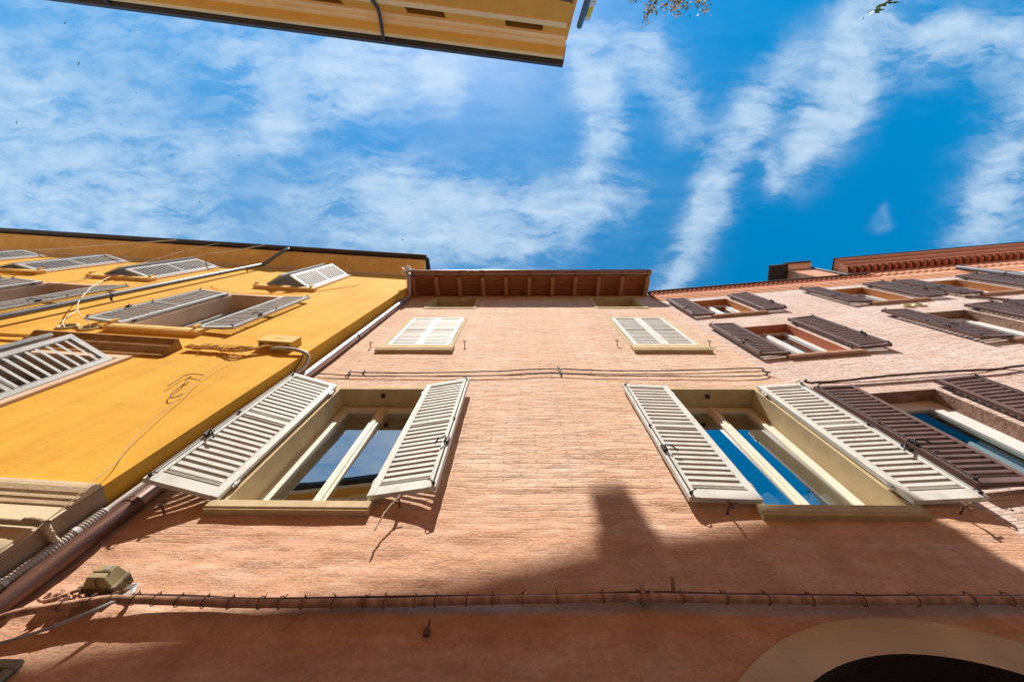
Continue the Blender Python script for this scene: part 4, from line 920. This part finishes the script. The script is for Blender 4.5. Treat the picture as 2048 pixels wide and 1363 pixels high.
b = MB(); q = FY.w(-8.3, .03, 9.9); b.tube([p - q for p in (FY.w(-8.95, .05, 9.75), FY.w(-8.3, .05, 10.05), FY.w(-7.75, .05, 10.1))], .025, 8); tag(b.build('iron_bar', M['yelcable'], None, q), 'yellow painted iron bar fixed on the yellow wall above a middle window', 'bar')
# string hanging from the shutter holder
cable('string', FP, [(-.86, .10, 3.90), (-.885, .10, 3.84), (-.90, .10, 3.79), (-.92, .095, 3.70), (-.93, .09, 3.62)], .006, M['rope'], 'frayed string hanging from the iron shutter hook below the left window', 'string', jitter=.006)
# plate at the lower left
b = MB(); b.box(-.25, .25, -.028, 0, -.40, .33); pl = tag(b.build('wall_plate', M['plaque_dark'], None, (-2.57, 2.0, 2.53), bevel=.004), 'smoky grey plate with raised border low on the pink wall', 'plate')
b = MB(); b.box(-.26, .26, -.042, -.02, .295, .335); b.box(.215, .255, -.04, -.02, -.40, .295); b.box(-.26, -.22, -.04, -.02, -.40, .295); b.build('border', M['plaque'], pl, bevel=.004)

# ================================================================== PLANTS
def leaf(b, p, d, l, w):
    d = d.normalized(); s = d.cross(Vector((random.uniform(-1, 1), random.uniform(-1, 1), random.uniform(-1, 1))))
    if s.length < .05: s = d.cross(Vector((0, 0, 1)))
    s.normalize(); n = d.cross(s).normalized()
    b.add([p, p + d * l * .35 + s * w * .5 + n * w * .12, p + d * l, p + d * l * .35 - s * w * .5 + n * w * .12, p + d * l * .5], [(0, 1, 4), (1, 2, 4), (2, 3, 4), (3, 0, 4)])
def shrub(name, label, base, tips, nleaf, ll, lw, mats):
    o = empty(name, label, 'plant', base); st = MB(); fo = MB(); pe = MB()
    for tp in tips:
        tp = Vector(tp); mid = tp * .55 + Vector((random.uniform(-.2, .2), random.uniform(-.1, .1), .15))
        P = smooth_path([Vector((tp.x * .4, 0, 0)), mid, tp], 6); st.tube(P, [.012 - .009 * i / (len(P) - 1) for i in range(len(P))], 6)
        for i in range(nleaf):
            k = random.uniform(.25, 1); p = P[min(int(k * (len(P) - 1)), len(P) - 1)] + Vector((random.gauss(0, .07), random.gauss(0, .07), random.gauss(0, .06)))
            d = Vector((random.gauss(0, 1), random.gauss(0, .8), random.gauss(-.1, .8)))
            tgt = fo if random.random() < .62 else pe
            tgt.m = 0; leaf(tgt, p, d, ll * random.uniform(.6, 1.2), lw * random.uniform(.7, 1.2))
    st.build('stems', M['twig'], o); fo.build('foliage', mats[0], o); pe.build('blossom', mats[1], o)
    return o
K = 4.62 / 4.0
def sp(u, z): return (u * K, -4.62, 1.6 + (z - 1.6) * K)
bx = Vector((3.5, -4.85, 12.2))
tips = [Vector(sp(u, z)) - bx for u, z in ((2.19, 11.38), (2.72, 12.0), (2.78, 12.25), (2.9, 11.7), (3.1, 11.75), (3.15, 11.6), (3.3, 11.75), (3.35, 12.05), (3.5, 11.6), (3.85, 11.6), (3.95, 11.75), (2.6, 11.6))]
shrub('flowering_shrub', 'blossoming shrub with pale petals leaning over the roof terrace at the frame top', bx, tips, 44, .085, .05, (M['leaf_warm'], M['petal']))
b2 = Vector((13.9, -7.9, 0))
lp = empty('tree', 'tall green tree whose topmost twig just reaches into the frame top on the right', 'tree', b2)
tip = Vector((7.43 * 1.85, -7.4, 1.6 + (11.82 - 1.6) * 1.85)) - b2
st = MB(); fo = MB()
P = smooth_path([Vector((0, 0, 0)), Vector((.1, 0, 6)), Vector((-.1, .1, 12)), Vector((0, .2, 17)), tip + Vector((.1, -.1, -.9)), tip], 6)
st.tube(P, [.28 - .27 * (i / (len(P) - 1)) ** .8 for i in range(len(P))], 10)
for i in range(16):
    q = P[random.randint(10, len(P) - 9)]; a = random.uniform(-1.3, .1); l = random.uniform(.8, 2.2)
    e = q + Vector((cos(a) * l, sin(a) * l, l * .25 - .4)); e.z = min(e.z, tip.z - 3.2)
    Q = smooth_path([q, (q + e) / 2 + Vector((0, 0, .2)), e], 5); st.tube(Q, .03, 6)
    for k in range(40): leaf(fo, Q[random.randint(2, len(Q) - 1)] + Vector((random.gauss(.1, .15), random.gauss(-.1, .15), random.gauss(0, .15))), Vector((random.gauss(0, 1), random.gauss(0, 1), random.gauss(0, .6))), .26, .11)
for i in range(6): leaf(fo, tip, Vector((cos(i * 1.05 + .4), .2, sin(i * 1.05 + .4))), .34, .15)
for i in range(7): leaf(fo, tip + Vector((random.uniform(-.2, .2), 0, -.5)), Vector((random.gauss(0, 1), .2, random.gauss(0, 1))), .3, .13)
st.build('trunk', M['twig'], lp); fo.build('crown', M['leaf'], lp)

# ================================================================== BIRDS
bb = MB(); bb.ball((0, 0, 0), .05, 8, 6, (2.3, 1, .9))
for s in (-1, 1):
    bb.add([(.05, s * .03, .01), (-.05, s * .03, .01), (-.02, s * .17, .05), (.07, s * .16, .055), (-.03, s * .36, .02), (-.0, s * .36, .022), (.05, s * .03, .022), (-.05, s * .03, .022), (-.02, s * .17, .06), (.07, s * .16, .063)],
           [(0, 1, 2, 3), (3, 2, 4, 5), (6, 9, 8, 7), (9, 5, 4, 8)])
bb.add([(-.10, .0, .01), (-.22, .05, .0), (-.17, 0, .005), (-.22, -.05, .0)], [(0, 1, 2), (0, 2, 3)])
bme = bb.mesh('bird', M['bird'])
BIRDS = [
    ((-.679, -.223, .699), 55, 'dark bird under the left end of the ochre gutter, larger than those near it'),
    ((-.75, -.133, .648), 60, 'lowest dark bird at the far left edge of the sky'),
    ((-.578, -.257, .775), 70, 'tiny dark bird just below the ochre gutter, left of the drainpipe'),
    ((-.359, -.256, .897), 85, 'tiny dark bird left below the ochre drainpipe elbow'),
    ((-.544, -.109, .832), 75, 'dark bird in mid sky above the yellow roof'),
    ((-.384, -.078, .92), 80, 'dark bird in the blue gap left of centre, lower of a close pair'),
    ((-.352, -.094, .931), 85, 'dark bird in the blue gap left of centre, upper of a close pair'),
    ((-.278, .058, .959), 48, 'nearest dark bird, over the roof joint of yellow and pink houses'),
    ((-.399, -.149, .905), 95, 'tiny dark bird in the blue gap, topmost of three'),
    ((-.611, -.024, .791), 85, 'tiny dark bird low over the yellow roof'),
    ((-.64, -.194, .744), 95, 'faint dark bird between two others in the left sky'),
    ((-.672, -.271, .689), 70, 'dark bird close under the left end of the ochre gutter'),
    ((.552, -.294, .78), 80, 'dark bird beside the green twig at the top right'),
    ((-.417, -.207, .885), 95, 'tiny dark bird in thin cloud below the ochre cornice'),
]
for i, (d, dist, lab) in enumerate(BIRDS):
    o = bpy.data.objects.new('bird', bme); COL.objects.link(o); o.location = Vector((0, 0, 1.6)) + Vector(d) * dist * 1.7
    o.rotation_euler = (random.uniform(-.5, .5), random.uniform(-.3, .3), random.uniform(0, 6.28)); tag(o, lab, 'bird', 'birds circling high in the sky')
